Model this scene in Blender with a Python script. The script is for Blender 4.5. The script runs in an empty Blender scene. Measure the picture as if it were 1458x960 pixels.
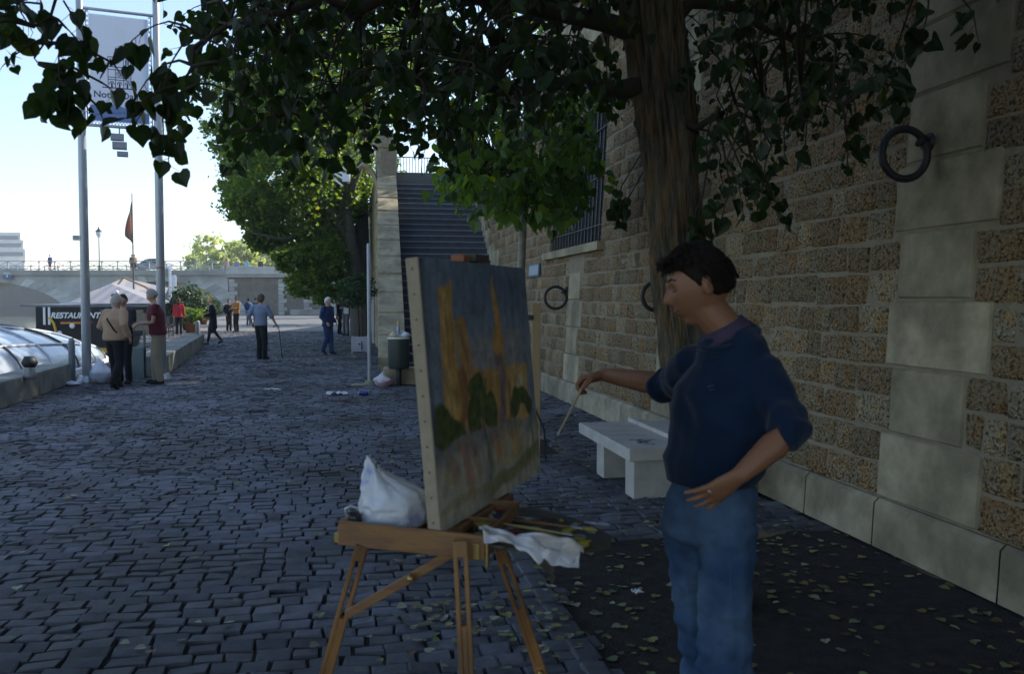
import bpy, bmesh, math, random
import numpy as np
from mathutils import Vector as V, Matrix, noise
R = math.radians
random.seed(7); rng = np.random.default_rng(11)
SC = bpy.context.scene
COL = SC.collection

# ------------------------------------------------------------------ camera, sky, sun, exposure
F, PITCH, CH = 1250.0, math.atan(53/1250), 1.6
cd = bpy.data.cameras.new('camera'); cam = bpy.data.objects.new('camera', cd); COL.objects.link(cam)
cam.location = (0, 0, CH); cam.rotation_euler = (R(90)-PITCH, 0, 0)
cd.sensor_width = 36; cd.lens = 36*F/1458; cd.clip_start = .05; cd.clip_end = 6000
cd.dof.use_dof = True; cd.dof.focus_distance = 11.0; cd.dof.aperture_fstop = 5.0
SC.camera = cam
SUN_AZ, SUN_EL = R(52), R(36)
w = bpy.data.worlds.new('World'); SC.world = w; w.use_nodes = True
nt = w.node_tree; bg = nt.nodes['Background']
sky = nt.nodes.new('ShaderNodeTexSky'); sky.sky_type = 'NISHITA'; sky.sun_disc = False
sky.sun_elevation = SUN_EL; sky.sun_rotation = SUN_AZ; sky.air_density = 1.0; sky.dust_density = .7; sky.ozone_density = 1.8
hsw = nt.nodes.new('ShaderNodeHueSaturation'); hsw.inputs['Saturation'].default_value = .95
nt.links.new(sky.outputs[0], hsw.inputs['Color']); nt.links.new(hsw.outputs[0], bg.inputs[0]); bg.inputs[1].default_value = .15
sd = bpy.data.lights.new('sun', 'SUN'); so = bpy.data.objects.new('sun', sd); COL.objects.link(so)
sd.energy = 4.0; sd.angle = R(.6); sd.color = (1, .93, .82)
sdir = V((math.sin(SUN_AZ)*math.cos(SUN_EL), math.cos(SUN_AZ)*math.cos(SUN_EL), math.sin(SUN_EL)))
so.rotation_euler = sdir.to_track_quat('Z', 'Y').to_euler(); so.location = (5, 5, 20)
SC.view_settings.view_transform = 'Standard'; SC.view_settings.look = 'None'
SC.view_settings.exposure = 0.92; SC.view_settings.gamma = 1
SC.cycles.max_bounces = 6; SC.cycles.transparent_max_bounces = 6
SC.cycles.use_denoising = True

cp, sp = math.cos(PITCH), math.sin(PITCH)
def ray(px, py):
    a, b = (px-729)/F, (480-py)/F
    return V((a, cp+b*sp, -sp+b*cp))
def P(px, py, Y):
    d = ray(px, py); t = Y/d.y; return V((d.x*t, Y, CH+d.z*t))
def G(px, py, z=0.0):
    d = ray(px, py); t = (z-CH)/d.z; return V((d.x*t, d.y*t, z))

# ------------------------------------------------------------------ helpers
def tag(o, label=None, cat=None, group=None, kind=None):
    if label: o['label'] = label
    if cat: o['category'] = cat
    if group: o['group'] = group
    if kind: o['kind'] = kind
    return o
def thing(name, label, cat, loc=(0,0,0), rz=0, group=None):
    o = bpy.data.objects.new(name, None); COL.objects.link(o); o.empty_display_size = .2
    o.location = loc; o.rotation_euler = (0,0,rz)
    return tag(o, label, cat, group)
def copy_tree(o, parent=None):
    c = o.copy(); COL.objects.link(c); c.parent = parent
    for ch in list(o.children): copy_tree(ch, c)
    return c

def sstep(a,b,x):
    t=min(1,max(0,(x-a)/(b-a))); return t*t*(3-2*t)
class MB:
    def __init__(s): s.v=[]; s.f=[]; s.c=[]; s.m=[]; s.cur=(1,1,1); s.mi=0
    def add(s, vs, fs, col=None, mi=None):
        n=len(s.v); s.v+= [tuple(x) for x in vs]; s.f += [tuple(i+n for i in f) for f in fs]
        s.c += [col or s.cur]*len(vs); s.m += [s.mi if mi is None else mi]*len(fs)
    def box(s, c, d, rz=0, M=None, col=None):
        hx,hy,hz=d[0]/2,d[1]/2,d[2]/2
        vs=[V((x,y,z)) for x in(-hx,hx) for y in(-hy,hy) for z in(-hz,hz)]
        m = M if M is not None else Matrix.Rotation(rz,3,'Z')
        vs=[m@v+V(c) for v in vs]
        s.add(vs,[(0,1,3,2),(4,6,7,5),(0,4,5,1),(2,3,7,6),(0,2,6,4),(1,5,7,3)],col)
    def bar(s, a, b, wx, wy, up=(0,0,1), col=None):
        a,b=V(a),V(b); t=(b-a).normalized(); u=V(up)
        x=t.cross(u); x = x.normalized() if x.length>1e-4 else V((1,0,0)); y=x.cross(t).normalized()
        m=Matrix((x,y,t)).transposed(); s.box((a+b)/2,(wx,wy,(b-a).length),M=m,col=col)
    def tube(s, pts, rad, n=10, side=(1,0,0), cap=True, col=None, taper_cap=.55):
        pts=[V(p) for p in pts]; k=len(pts)
        if not isinstance(rad,(list,tuple)): rad=[rad]*k
        rad=[r if isinstance(r,tuple) else (r,r) for r in rad]
        T=[]
        for i in range(k):
            t=(pts[min(i+1,k-1)]-pts[max(i-1,0)]); T.append(t.normalized() if t.length>1e-9 else V((0,0,1)))
        P2,R2,T2=list(pts),list(rad),list(T)
        if cap:
            for e,sg in ((0,-1),(k-1,1)):
                rr=min(rad[e]); ex=[(pts[e]+T[e]*sg*rr*taper_cap,(rad[e][0]*.72,rad[e][1]*.72))]
                if sg<0: P2=[ex[0][0]]+P2;R2=[ex[0][1]]+R2;T2=[T[e]]+T2
                else: P2.append(ex[0][0]);R2.append(ex[0][1]);T2.append(T[e])
        vs=[];fs=[];x=V(side)
        for p,r,t in zip(P2,R2,T2):
            x2=x-t*x.dot(t)
            if x2.length<1e-3: x2=V((0,1,0))-t*t.y
            x=x2.normalized(); y=t.cross(x)
            for j in range(n):
                a=2*math.pi*j/n; vs.append(p+x*math.cos(a)*r[0]+y*math.sin(a)*r[1])
        m=len(P2)
        for i in range(m-1):
            for j in range(n):
                fs.append((i*n+j,i*n+(j+1)%n,(i+1)*n+(j+1)%n,(i+1)*n+j))
        fs.append(tuple(range(n-1,-1,-1))); fs.append(tuple((m-1)*n+j for j in range(n)))
        s.add(vs,fs,col)
    def ell(s, c, r, n=14, M=None, col=None):
        vs=[];fs=[];c=V(c);h=n//2
        for i in range(1,h):
            ph=math.pi*i/h
            for j in range(n):
                a=2*math.pi*j/n; q=V((r[0]*math.sin(ph)*math.cos(a),r[1]*math.sin(ph)*math.sin(a),r[2]*math.cos(ph)))
                vs.append(c+(M@q if M is not None else q))
        for sgn in (1,-1):
            q=V((0,0,r[2]*sgn)); vs.append(c+(M@q if M is not None else q))
        tN,tS=len(vs)-2,len(vs)-1
        for i in range(h-2):
            for j in range(n): fs.append((i*n+j,(i+1)*n+j,(i+1)*n+(j+1)%n,i*n+(j+1)%n))
        for j in range(n):
            fs.append((tN,j,(j+1)%n)); fs.append((tS,(h-2)*n+(j+1)%n,(h-2)*n+j))
        s.add(vs,fs,col)
    def prism(s, poly, z0, z1, col=None):
        n=len(poly); vs=[(p[0],p[1],z0) for p in poly]+[(p[0],p[1],z1) for p in poly]
        fs=[tuple(range(n-1,-1,-1)),tuple(range(n,2*n))]+[(i,(i+1)%n,n+(i+1)%n,n+i) for i in range(n)]
        s.add(vs,fs,col)
    def quad(s,a,b,c,d,col=None): s.add([a,b,c,d],[(0,1,2,3)],col)
    def build(s, name, mats, parent=None, smooth=False, bevel=0):
        me=bpy.data.meshes.new(name); me.from_pydata(s.v,[],s.f)
        if not isinstance(mats,(list,tuple)): mats=[mats]
        for m in mats: me.materials.append(m)
        if len(mats)>1: me.polygons.foreach_set('material_index',s.m)
        if s.v:
            ca=me.color_attributes.new('Col','FLOAT_COLOR','POINT')
            ca.data.foreach_set('color',np.array([(c[0],c[1],c[2],1) for c in s.c],dtype=np.float32).ravel())
        if smooth: me.polygons.foreach_set('use_smooth',[True]*len(me.polygons))
        me.update()
        o=bpy.data.objects.new(name,me); COL.objects.link(o)
        if parent is not None:
            o.parent=parent
        if bevel:
            b=o.modifiers.new('bevel','BEVEL'); b.width=bevel; b.segments=2; b.limit_method='ANGLE'
        return o
def rel(o, parent):
    """geometry was given in world coordinates: shift the mesh into the parent's frame"""
    M = (Matrix.Translation(parent.location) @ parent.rotation_euler.to_matrix().to_4x4()).inverted()
    o.data.transform(M); return o

# ------------------------------------------------------------------ materials
MATS={}
def mat(name, col, rough=.7, var=.25, scale=6, bump=.15, bscale=60, metal=0, attr=False, stretch=None, col2=None, c2scale=2.5, spec=.5, dist=.01, sheen=0):
    if name in MATS: return MATS[name]
    m=bpy.data.materials.new(name); m.use_nodes=True; t=m.node_tree; N=t.nodes; L=t.links
    b=N['Principled BSDF']; b.inputs['Roughness'].default_value=rough; b.inputs['Metallic'].default_value=metal
    b.inputs['Specular IOR Level'].default_value=spec
    if sheen: b.inputs['Sheen Weight'].default_value=sheen
    tc=N.new('ShaderNodeTexCoord'); mp=N.new('ShaderNodeMapping'); L.new(tc.outputs['Object'],mp.inputs[0])
    if stretch: mp.inputs['Scale'].default_value=stretch
    n1=N.new('ShaderNodeTexNoise'); n1.inputs['Scale'].default_value=scale; n1.inputs['Detail'].default_value=8; n1.inputs['Roughness'].default_value=.65
    L.new(mp.outputs[0],n1.inputs[0])
    base=N.new('ShaderNodeRGB'); base.outputs[0].default_value=(*col,1); src=base.outputs[0]
    if col2:
        n3=N.new('ShaderNodeTexNoise'); n3.inputs['Scale'].default_value=c2scale; n3.inputs['Detail'].default_value=5; L.new(mp.outputs[0],n3.inputs[0])
        rp=N.new('ShaderNodeMapRange'); rp.inputs[1].default_value=.42; rp.inputs[2].default_value=.6; L.new(n3.outputs[0],rp.inputs[0])
        mx=N.new('ShaderNodeMix'); mx.data_type='RGBA'; L.new(rp.outputs[0],mx.inputs[0]); L.new(src,mx.inputs[6]); mx.inputs[7].default_value=(*col2,1); src=mx.outputs[2]
    if attr:
        at=N.new('ShaderNodeVertexColor'); at.layer_name='Col'
        mm=N.new('ShaderNodeMix'); mm.data_type='RGBA'; mm.blend_type='MULTIPLY'; mm.inputs[0].default_value=1
        L.new(src,mm.inputs[6]); L.new(at.outputs[0],mm.inputs[7]); src=mm.outputs[2]
    mr=N.new('ShaderNodeMapRange'); mr.inputs[1].default_value=.25; mr.inputs[2].default_value=.75; mr.inputs[3].default_value=1-var; mr.inputs[4].default_value=1+var
    L.new(n1.outputs[0],mr.inputs[0])
    hs=N.new('ShaderNodeHueSaturation'); L.new(mr.outputs[0],hs.inputs['Value']); L.new(src,hs.inputs['Color'])
    L.new(hs.outputs[0],b.inputs['Base Color'])
    if bump:
        n2=N.new('ShaderNodeTexNoise'); n2.inputs['Scale'].default_value=bscale; n2.inputs['Detail'].default_value=8; L.new(mp.outputs[0],n2.inputs[0])
        bp=N.new('ShaderNodeBump'); bp.inputs['Strength'].default_value=bump; bp.inputs['Distance'].default_value=dist
        L.new(n2.outputs[0],bp.inputs['Height']); L.new(bp.outputs[0],b.inputs['Normal'])
    MATS[name]=m; return m
def leafmat(name, col, trans=.35, rough=.4, tcol=None, spec=.5):
    m=bpy.data.materials.new(name); m.use_nodes=True; t=m.node_tree; N=t.nodes; L=t.links
    b=N['Principled BSDF']; b.inputs['Roughness'].default_value=rough; b.inputs['Specular IOR Level'].default_value=spec
    at=N.new('ShaderNodeVertexColor'); at.layer_name='Col'
    mm=N.new('ShaderNodeMix'); mm.data_type='RGBA'; mm.blend_type='MULTIPLY'; mm.inputs[0].default_value=1
    mm.inputs[6].default_value=(*col,1); L.new(at.outputs[0],mm.inputs[7]); L.new(mm.outputs[2],b.inputs['Base Color'])
    tr=N.new('ShaderNodeBsdfTranslucent'); m2=N.new('ShaderNodeMix'); m2.data_type='RGBA'; m2.blend_type='MULTIPLY'; m2.inputs[0].default_value=1
    tcol=tcol or (col[0]*2.2,col[1]*2.0,col[2]*.8)
    m2.inputs[6].default_value=(*tcol,1); L.new(at.outputs[0],m2.inputs[7]); L.new(m2.outputs[2],tr.inputs[0])
    ms=N.new('ShaderNodeMixShader'); ms.inputs[0].default_value=trans
    L.new(b.outputs[0],ms.inputs[1]); L.new(tr.outputs[0],ms.inputs[2]); L.new(ms.outputs[0],N['Material Output'].inputs[0])
    return m
def rubblemat():
    m=bpy.data.materials.new('rough_rubble_stone'); m.use_nodes=True; t=m.node_tree; N=t.nodes; L=t.links
    b=N['Principled BSDF']; b.inputs['Roughness'].default_value=.9; b.inputs['Specular IOR Level'].default_value=.2
    tc=N.new('ShaderNodeTexCoord'); at=N.new('ShaderNodeVertexColor'); at.layer_name='Col'
    n1=N.new('ShaderNodeTexNoise'); n1.inputs['Scale'].default_value=44; n1.inputs['Detail'].default_value=3; n1.inputs['Roughness'].default_value=.55
    n2=N.new('ShaderNodeTexNoise'); n2.inputs['Scale'].default_value=9; n2.inputs['Detail'].default_value=4
    vo=N.new('ShaderNodeTexVoronoi'); vo.inputs['Scale'].default_value=55
    sc_=N.new('ShaderNodeVectorMath'); sc_.operation='MULTIPLY_ADD'; L.new(at.outputs[0],sc_.inputs[0]); sc_.inputs[1].default_value=(37,53,71); L.new(tc.outputs['Object'],sc_.inputs[2])
    for n in (n1,n2,vo): L.new(sc_.outputs[0],n.inputs[0])
    r1=N.new('ShaderNodeValToRGB'); e=r1.color_ramp.elements
    e[0].position=.33; e[0].color=(.24,.17,.11,1); e[1].position=.52; e[1].color=(1,1,1,1)
    L.new(n1.outputs[0],r1.inputs[0])
    r2=N.new('ShaderNodeValToRGB'); e=r2.color_ramp.elements
    e[0].position=.42; e[0].color=(1.0,1.0,1.0,1); e[1].position=.66; e[1].color=(1.1,.88,.64,1)
    L.new(n2.outputs[0],r2.inputs[0])
    x1=N.new('ShaderNodeMix'); x1.data_type='RGBA'; x1.blend_type='MULTIPLY'; x1.inputs[0].default_value=1
    L.new(at.outputs[0],x1.inputs[6]); L.new(r1.outputs[0],x1.inputs[7])
    x2=N.new('ShaderNodeMix'); x2.data_type='RGBA'; x2.blend_type='MULTIPLY'; x2.inputs[0].default_value=1
    L.new(x1.outputs[2],x2.inputs[6]); L.new(r2.outputs[0],x2.inputs[7]); L.new(x2.outputs[2],b.inputs['Base Color'])
    ad=N.new('ShaderNodeMath'); ad.operation='ADD'; L.new(n1.outputs[0],ad.inputs[0]); L.new(vo.outputs[0],ad.inputs[1])
    bp=N.new('ShaderNodeBump'); bp.inputs['Strength'].default_value=1; bp.inputs['Distance'].default_value=.03
    L.new(ad.outputs[0],bp.inputs['Height']); L.new(bp.outputs[0],b.inputs['Normal'])
    return m
RUB=rubblemat()
ASH=mat('pale_limestone',(.37,.315,.215),.9,.25,7,.6,35,attr=True,col2=(.235,.20,.135),c2scale=2.2,dist=.006,spec=.2)
MORT=mat('mortar',(.25,.21,.15),.95,.2,10,.4,60,spec=.1)
SETT=mat('granite_sett',(.122,.127,.152),.74,.42,9,.5,60,attr=True,dist=.006,spec=.35,col2=(.066,.064,.066),c2scale=.7)
BED=mat('joint_dirt',(.045,.042,.038),.95,.4,12,.6,80,dist=.02,spec=.1)
DIRT=mat('pit_dirt',(.20,.145,.09),.95,.5,7,.9,22,col2=(.13,.095,.065),c2scale=3,dist=.03,spec=.1)
STEP=mat('stair_stone',(.055,.06,.068),.75,.3,5,.3,40,attr=True)
BENCH=mat('bench_stone',(.47,.44,.40),.7,.12,9,.25,120,dist=.003,col2=(.39,.365,.33),c2scale=4)
IRON=mat('black_iron',(.018,.018,.02),.55,.3,20,.3,90,dist=.003)
STEEL=mat('brushed_steel',(.42,.44,.47),.38,.12,4,.05,60,metal=.6)
BARK=mat('furrowed_bark',(.105,.10,.078),.95,.6,30,1,55,stretch=(1,1,.16),attr=True,col2=(.19,.13,.075),c2scale=26,dist=.05,spec=.1)
BARK2=mat('plane_bark',(.09,.08,.065),.9,.3,5,.5,14,stretch=(1,1,.4),dist=.03)
TWIG=mat('twig_bark',(.04,.032,.022),.9,.3,20,.2,60)
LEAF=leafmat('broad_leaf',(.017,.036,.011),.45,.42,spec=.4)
LEAF2=leafmat('young_tree_leaf',(.07,.135,.03),.5,.42)
PLANE=leafmat('plane_tree_leaf',(.085,.155,.032),.5,.5)
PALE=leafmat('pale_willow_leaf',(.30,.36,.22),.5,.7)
SHRUB=leafmat('evergreen_leaf',(.03,.065,.022),.2,.4)
FALL=leafmat('fallen_leaf',(1,1,1),.1,.6,tcol=(1,1,1))
WATER=mat('river_water',(.10,.13,.11),.12,.2,.3,.5,1.2,dist=.08)

# ------------------------------------------------------------------ wall frame
O2=V((2.39,5.73)); U2=V((-.1848,.9828)); N2=V((-.9828,-.1848)); BAT=.055
def W(s,z,off=0.0,bat=True):
    o=off-(BAT*z if bat else 0); q=O2+U2*s+N2*o; return V((q.x,q.y,z))
def wallhit(px,py):
    d=ray(px,py); c=V((0,0,CH)); n=V((N2.x,N2.y,BAT)); k=N2.x*O2.x+N2.y*O2.y
    t=(k-n.dot(c))/n.dot(d); p=c+d*t; s=(V((p.x,p.y))-O2).dot(U2); return s,p.z,p
TOPZ=5.35
pil=[(-.47),(3.9),(8.1),]
PILW=lambda k: .95 if k%2 else .62
ws0,wz0,_=wallhit(856,344); ws1,_,_=wallhit(783,351)
WZ0,WZ1=wz0,wz0+2.05
wall=thing('quay_wall','tall battered quay wall of brown rubble blocks with pale stone pilasters','wall',(O2.x,O2.y,0))
PB=MB()      # smooth pale blocks
RB=MB()
def block(mb,s0,s1,z0,z1,prot,rough,col,n=4):
    """one stone: recessed border, uneven cushion face"""
    du=(s1-s0);dz=(z1-z0);g=.006;vs=[];m=n+2;mu=min(.16,.014/du);mv=min(.16,.014/dz)
    z0+=random.uniform(-.012,.008) if rough>.004 else 0; z1+=random.uniform(-.014,.006) if rough>.004 else 0
    sk=[random.uniform(-.012,.012) if rough>.004 else 0 for _ in range(4)]
    for j in range(m):
        for i in range(m):
            e=(i in(0,m-1)) or (j in(0,m-1))
            fi=0 if i==0 else 1 if i==m-1 else mu+(1-2*mu)*(i-1)/(n-1)
            fj=0 if j==0 else 1 if j==m-1 else mv+(1-2*mv)*(j-1)/(n-1)
            jit=random.uniform(-1,1)
            p=prot+rough*jit if not e else -.004
            vs.append(W(s0+g+(du-2*g)*fi+(sk[0]*(1-fi)+sk[1]*fi)*(fj-.5)*2+(0 if e else random.uniform(-1,1)*rough*.5),z0+g+(dz-2*g)*fj+(sk[2]*(1-fj)+sk[3]*fj)*(fi-.5)*1.2+(0 if e else random.uniform(-1,1)*rough*.5),p))
    fs=[(j*m+i,(j+1)*m+i,(j+1)*m+i+1,j*m+i+1) for j in range(m-1) for i in range(m-1)]
    mb.add(vs,fs,col)
def rubcol():
    t=random.random(); b=random.uniform(.80,1.18)
    c=(.345,.27,.17) if t<.48 else (.39,.335,.225) if t<.80 else (.33,.235,.135) if t<.88 else (.27,.225,.145)
    return tuple(x*b for x in c)
S_END=34.0; PLZ=.31
z=PLZ; courses=[]
while z<TOPZ-.1:
    h=random.choice([.2,.215,.225,.215]); courses.append((z,min(z+h,TOPZ))); z+=h
def pse(c,k): return (c-.475,c+.475) if k%2==0 else (c-.305,c+.395)
def pilspan(z):
    k=int((z-PLZ)/.43); return [pse(c,k) for c in pil]
for (a,b) in courses:
    zc=(a+b)/2; cuts=[(x0,x1) for x0,x1 in pilspan(zc)]
    if zc>WZ0-.02 and zc<WZ1: cuts.append((ws0,ws1))
    if zc>2: pass
    cuts.sort(); spans=[];s=-7.5
    for x0,x1 in cuts:
        if x0>s: spans.append((s,x0))
        s=max(s,x1)
    spans.append((s,S_END))
    for x0,x1 in spans:
        s=x0
        while s<x1-.01:
            wd=random.uniform(.17,.42)
            if x1-s-wd<.14: wd=x1-s
            off=0
            block(RB,s,s+wd,a+.002,b-.002,random.uniform(.004,.018),.007,rubcol(),4 if s<9 else 2)
            s+=wd
for k in range(12):
    z0=PLZ+k*.43; z1=min(z0+.43,TOPZ)
    if z1-z0<.1: break
    for c in pil:
        if c+.5>ws0 and c-.5<ws1 and z1>WZ0-.1 and z0<WZ1: continue
        b=random.uniform(.80,1.15); pa,pb_=pse(c,k)
        block(PB,pa,pb_,z0,z1,.014,.003,(b,b,b*.98),4)
s=-7.5
while s<11.0:
    wd=random.uniform(.7,1.15); b=random.uniform(.85,1.1)
    # plinth blocks with top ledge
    v=[W(s+.006,0,.06),W(s+wd-.006,0,.06),W(s+wd-.006,PLZ-.03,.06),W(s+.006,PLZ-.03,.06),W(s+wd-.006,PLZ,.03),W(s+.006,PLZ,.03),W(s+wd-.006,PLZ,-.05),W(s+.006,PLZ,-.05)]
    PB.add(v,[(1,0,3,2),(2,3,5,4),(4,5,7,6)],(b,b,b)); s+=wd
# mortar backing
MBk=MB()
def strip(s0,s1,z0,z1,off=.0): MBk.quad(W(s0,z0,off),W(s0,z1,off),W(s1,z1,off),W(s1,z0,off))
strip(-7.5,ws0,0,TOPZ); strip(ws1,S_END,0,TOPZ); strip(ws0,ws1,0,WZ0); strip(ws0,ws1,WZ1,TOPZ)
def part(mb,name,m,par,smooth=False,bevel=0):
    o=mb.build(name,m,par,smooth,bevel); rel(o,par); return o
part(RB,'rubble_facing',RUB,wall,True); part(PB,'pilasters',ASH,wall); part(MBk,'mortar_bed',MORT,wall)
# coping + parapet
cp_=MB(); s=-7.5
while s<11:
    wd=1.2; b=random.uniform(.9,1.08)
    for (z0,z1,o0,o1) in ((TOPZ,TOPZ+.22,.16,-.5),(TOPZ+.22,TOPZ+1.05,.0,-.4),(TOPZ+1.05,TOPZ+1.22,.08,-.48)):
        q=[W(s+.004,z0,o0,False),W(s+wd-.004,z0,o0,False),W(s+wd-.004,z0,o1,False),W(s+.004,z0,o1,False)]
        q=[(x.x-N2.x*BAT*TOPZ,x.y-N2.y*BAT*TOPZ) for x in q]
        cp_.prism(q,z0,z1,(b,b,b))
    s+=wd
part(cp_,'parapet',ASH,wall)
# window: reveal, sill, bars
wn=MB(); D=.35
def rv(s,z,o): return W(s,z,o)
for (a,b_) in (((ws0,WZ0),(ws1,WZ0)),((ws1,WZ0),(ws1,WZ1)),((ws1,WZ1),(ws0,WZ1)),((ws0,WZ1),(ws0,WZ0))):
    wn.quad(rv(a[0],a[1],0),rv(b_[0],b_[1],0),rv(b_[0],b_[1],-D),rv(a[0],a[1],-D),(.8,.78,.7))
wo=part(wn,'window',ASH,wall)
gl=MB(); gl.quad(W(ws0,WZ0,-D),W(ws0,WZ1,-D),W(ws1,WZ1,-D),W(ws1,WZ0,-D))
g=gl.build('pane',mat('dark_glass',(.03,.035,.04),.15,.2,3,0,5),wo); rel(g,wall)
sl=MB(); q=[W(ws0-.15,WZ0-.12,.10),W(ws1+.15,WZ0-.12,.10),W(ws1+.15,WZ0-.12,-.2),W(ws0-.15,WZ0-.12,-.2)]
sl.prism([(x.x,x.y) for x in q],WZ0-.12,WZ0,(1,1,.95)); g=sl.build('sill',ASH,wo); rel(g,wall)
br=MB(); n=17
for i in range(n):
    s=ws0+.06+(ws1-ws0-.12)*i/(n-1); br.bar(W(s,WZ0,-.04),W(s,WZ1,-.04),.024,.024)
for zz in (WZ0+.25,WZ0+.95,WZ0+1.65): br.bar(W(ws0,zz,-.015),W(ws1,zz,-.015),.03,.012)
for i in range(60):
    s=ws0+(ws1-ws0)*i/59; br.bar(W(s,WZ0,-.09),W(s,WZ1,-.09),.005,.005)
for i in range(44):
    zz=WZ0+(WZ1-WZ0)*i/43; br.bar(W(ws0,zz,-.09),W(ws1,zz,-.09),.005,.005)
g=br.build('window_grille',mat('grille_iron',(.05,.055,.06),.5,.2,10,.1,60),wo); rel(g,wall)

# mooring rings
def ring(px,py,ex,ey,r_px,label):
    s,z,p=wallhit(ex,ey); Y=p.y-.1; c=P(px,py,Y); r=r_px*Y/F
    t=thing('mooring_ring',label,'ring',(p.x,p.y,p.z),0,'iron mooring rings on the quay wall')
    m=MB(); vs=[];fs=[];A=36;B=8;tr=.024
    vx=V((.985,.17,0)); vz=V((0,0,1)); vy=vx.cross(vz)
    for i in range(A):
        a=2*math.pi*i/A; rd=vx*math.cos(a)+vz*math.sin(a)
        for j in range(B):
            b=2*math.pi*j/B; vs.append(c+rd*(r+tr*math.cos(b))+vy*tr*math.sin(b))
    for i in range(A):
        for j in range(B): fs.append((i*B+j,i*B+(j+1)%B,((i+1)%A)*B+(j+1)%B,((i+1)%A)*B+j))
    m.add(vs,fs); part(m,'ring',IRON,t,True)
    m=MB(); e=c+vx*r*.78+vz*r*.62; n3=V((N2.x,N2.y,0))
    m.tube([p-n3*.03,p+n3*.02,(p+e)/2+n3*.02,e,e-n3*-.03-vz*.03],[.045,.035,.03,.034,.02],10)
    m.tube([p-n3*.02,p+n3*.02],[.07,.06],14)
    part(m,'eye_bolt',IRON,t,True)
ring(1288,219,1326,203,35,'large iron mooring ring on pale pilaster nearest the camera')
ring(934,422,950,412,20,'iron mooring ring half hidden behind the thick tree trunk')
ring(791,424,808,414,15.5,'iron mooring ring below the barred window left of the trunk')
# street plate
s,z,p=wallhit(763,385); t=thing('street_plate','small blue and grey enamel plate on the wall left of the window','sign',(p.x,p.y,p.z))
m=MB()
def wq(m,s0,s1,z0,z1,o,col=None): m.quad(W(s0,z0,o),W(s0,z1,o),W(s1,z1,o),W(s1,z0,o),col)
def wbox(m,s0,s1,z0,z1,o0,o1,col=None):
    a=[W(s0,z0,o0),W(s1,z0,o0),W(s1,z1,o0),W(s0,z1,o0),W(s0,z0,o1),W(s1,z0,o1),W(s1,z1,o1),W(s0,z1,o1)]
    m.add(a,[(0,1,2,3),(7,6,5,4),(0,4,5,1),(1,5,6,2),(2,6,7,3),(3,7,4,0)],col)
wbox(m,s-.45,s+.45,z-.12,z+.12,.02,.045); part(m,'plate',mat('plate_blue',(.10,.16,.26),.4,.1,5,0,5),t)
m=MB(); wbox(m,s-.41,s+.41,z-.09,z+.09,.047,.049); part(m,'panel',mat('plate_grey',(.33,.40,.40),.5,.1,5,0,5),t)

# ------------------------------------------------------------------ ground, quay, water
edge=[(-9.2,-3),(-9.0,9),(-9.35,16.9),(-9.35,17.4),(-9.2,18.5),(-12.2,28.5),(-16.5,39),(-22.2,60),(-29.7,92),(-31,96)]
def edgeX(Y):
    for (x0,y0),(x1,y1) in zip(edge,edge[1:]):
        if y0<=Y<=y1: return x0+(x1-x0)*(Y-y0)/(y1-y0)
    return -30
gm=MB(); poly=[(x,y) for x,y in edge]
A0=W(-9,0,-.3,False); right=[(-3.0+ .6,36),(A0.x,A0.y)]
poly2=poly+[(-2,96),( -3.0,36),(A0.x,A0.y)]
gm.prism(poly2,-4,-.0165); tag(gm.build('ground',BED),kind='structure')
wm=MB(); wm.quad((-900,-30,-1.5),(60,-30,-1.5),(60,2500,-1.5),(-900,2500,-1.5))
tag(wm.build('water',WATER),kind='structure')
far=MB(); far.prism([(-900,300),(900,300),(900,2600),(-900,2600)],-1.6,.2)
tag(far.build('land',mat('far_land',(.16,.17,.12),.9,.3,.05,0,1)),kind='structure')
# quay retaining face
qf=MB()
for (x0,y0),(x1,y1) in zip(edge,edge[1:]):
    qf.quad((x0-.01,y0,-1.8),(x1-.01,y1,-1.8),(x1-.01,y1,-.03),(x0-.01,y0,-.03))
tag(qf.build('embankment',ASH),kind='structure')
# tree pits
def inpit(X,Y):
    q=V((X,Y))-O2; s=q.dot(U2); o=q.dot(N2)
    if s<.42 and o<2.28-.0*s: return True
    if 3.6<s<4.9 and 1.15<o<2.35: return True
    return False
pm=MB()
for (s0,s1,o0,o1) in ((-9,.42,.0,2.28),(3.6,4.9,1.15,2.35)):
    nx,ny=(60,24) if s0<0 else (12,12)
    vs=[];
    for i in range(nx+1):
        for j in range(ny+1):
            s=s0+(s1-s0)*i/nx;o=o0+(o1-o0)*j/ny;q=O2+U2*s+N2*o
            ed=min(i,nx-i,j,ny-j); vs.append((q.x,q.y,-.012-.03*min(ed,2)/2+noise.noise(V((q.x*2.2,q.y*2.2,0)))*.03+noise.noise(V((q.x*9,q.y*9,3)))*.01))
    pm.add(vs,[(i*(ny+1)+j,i*(ny+1)+j+1,(i+1)*(ny+1)+j+1,(i+1)*(ny+1)+j) for i in range(nx) for j in range(ny)])
tag(pm.build('dirt_ground',DIRT,smooth=True),kind='structure')
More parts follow.
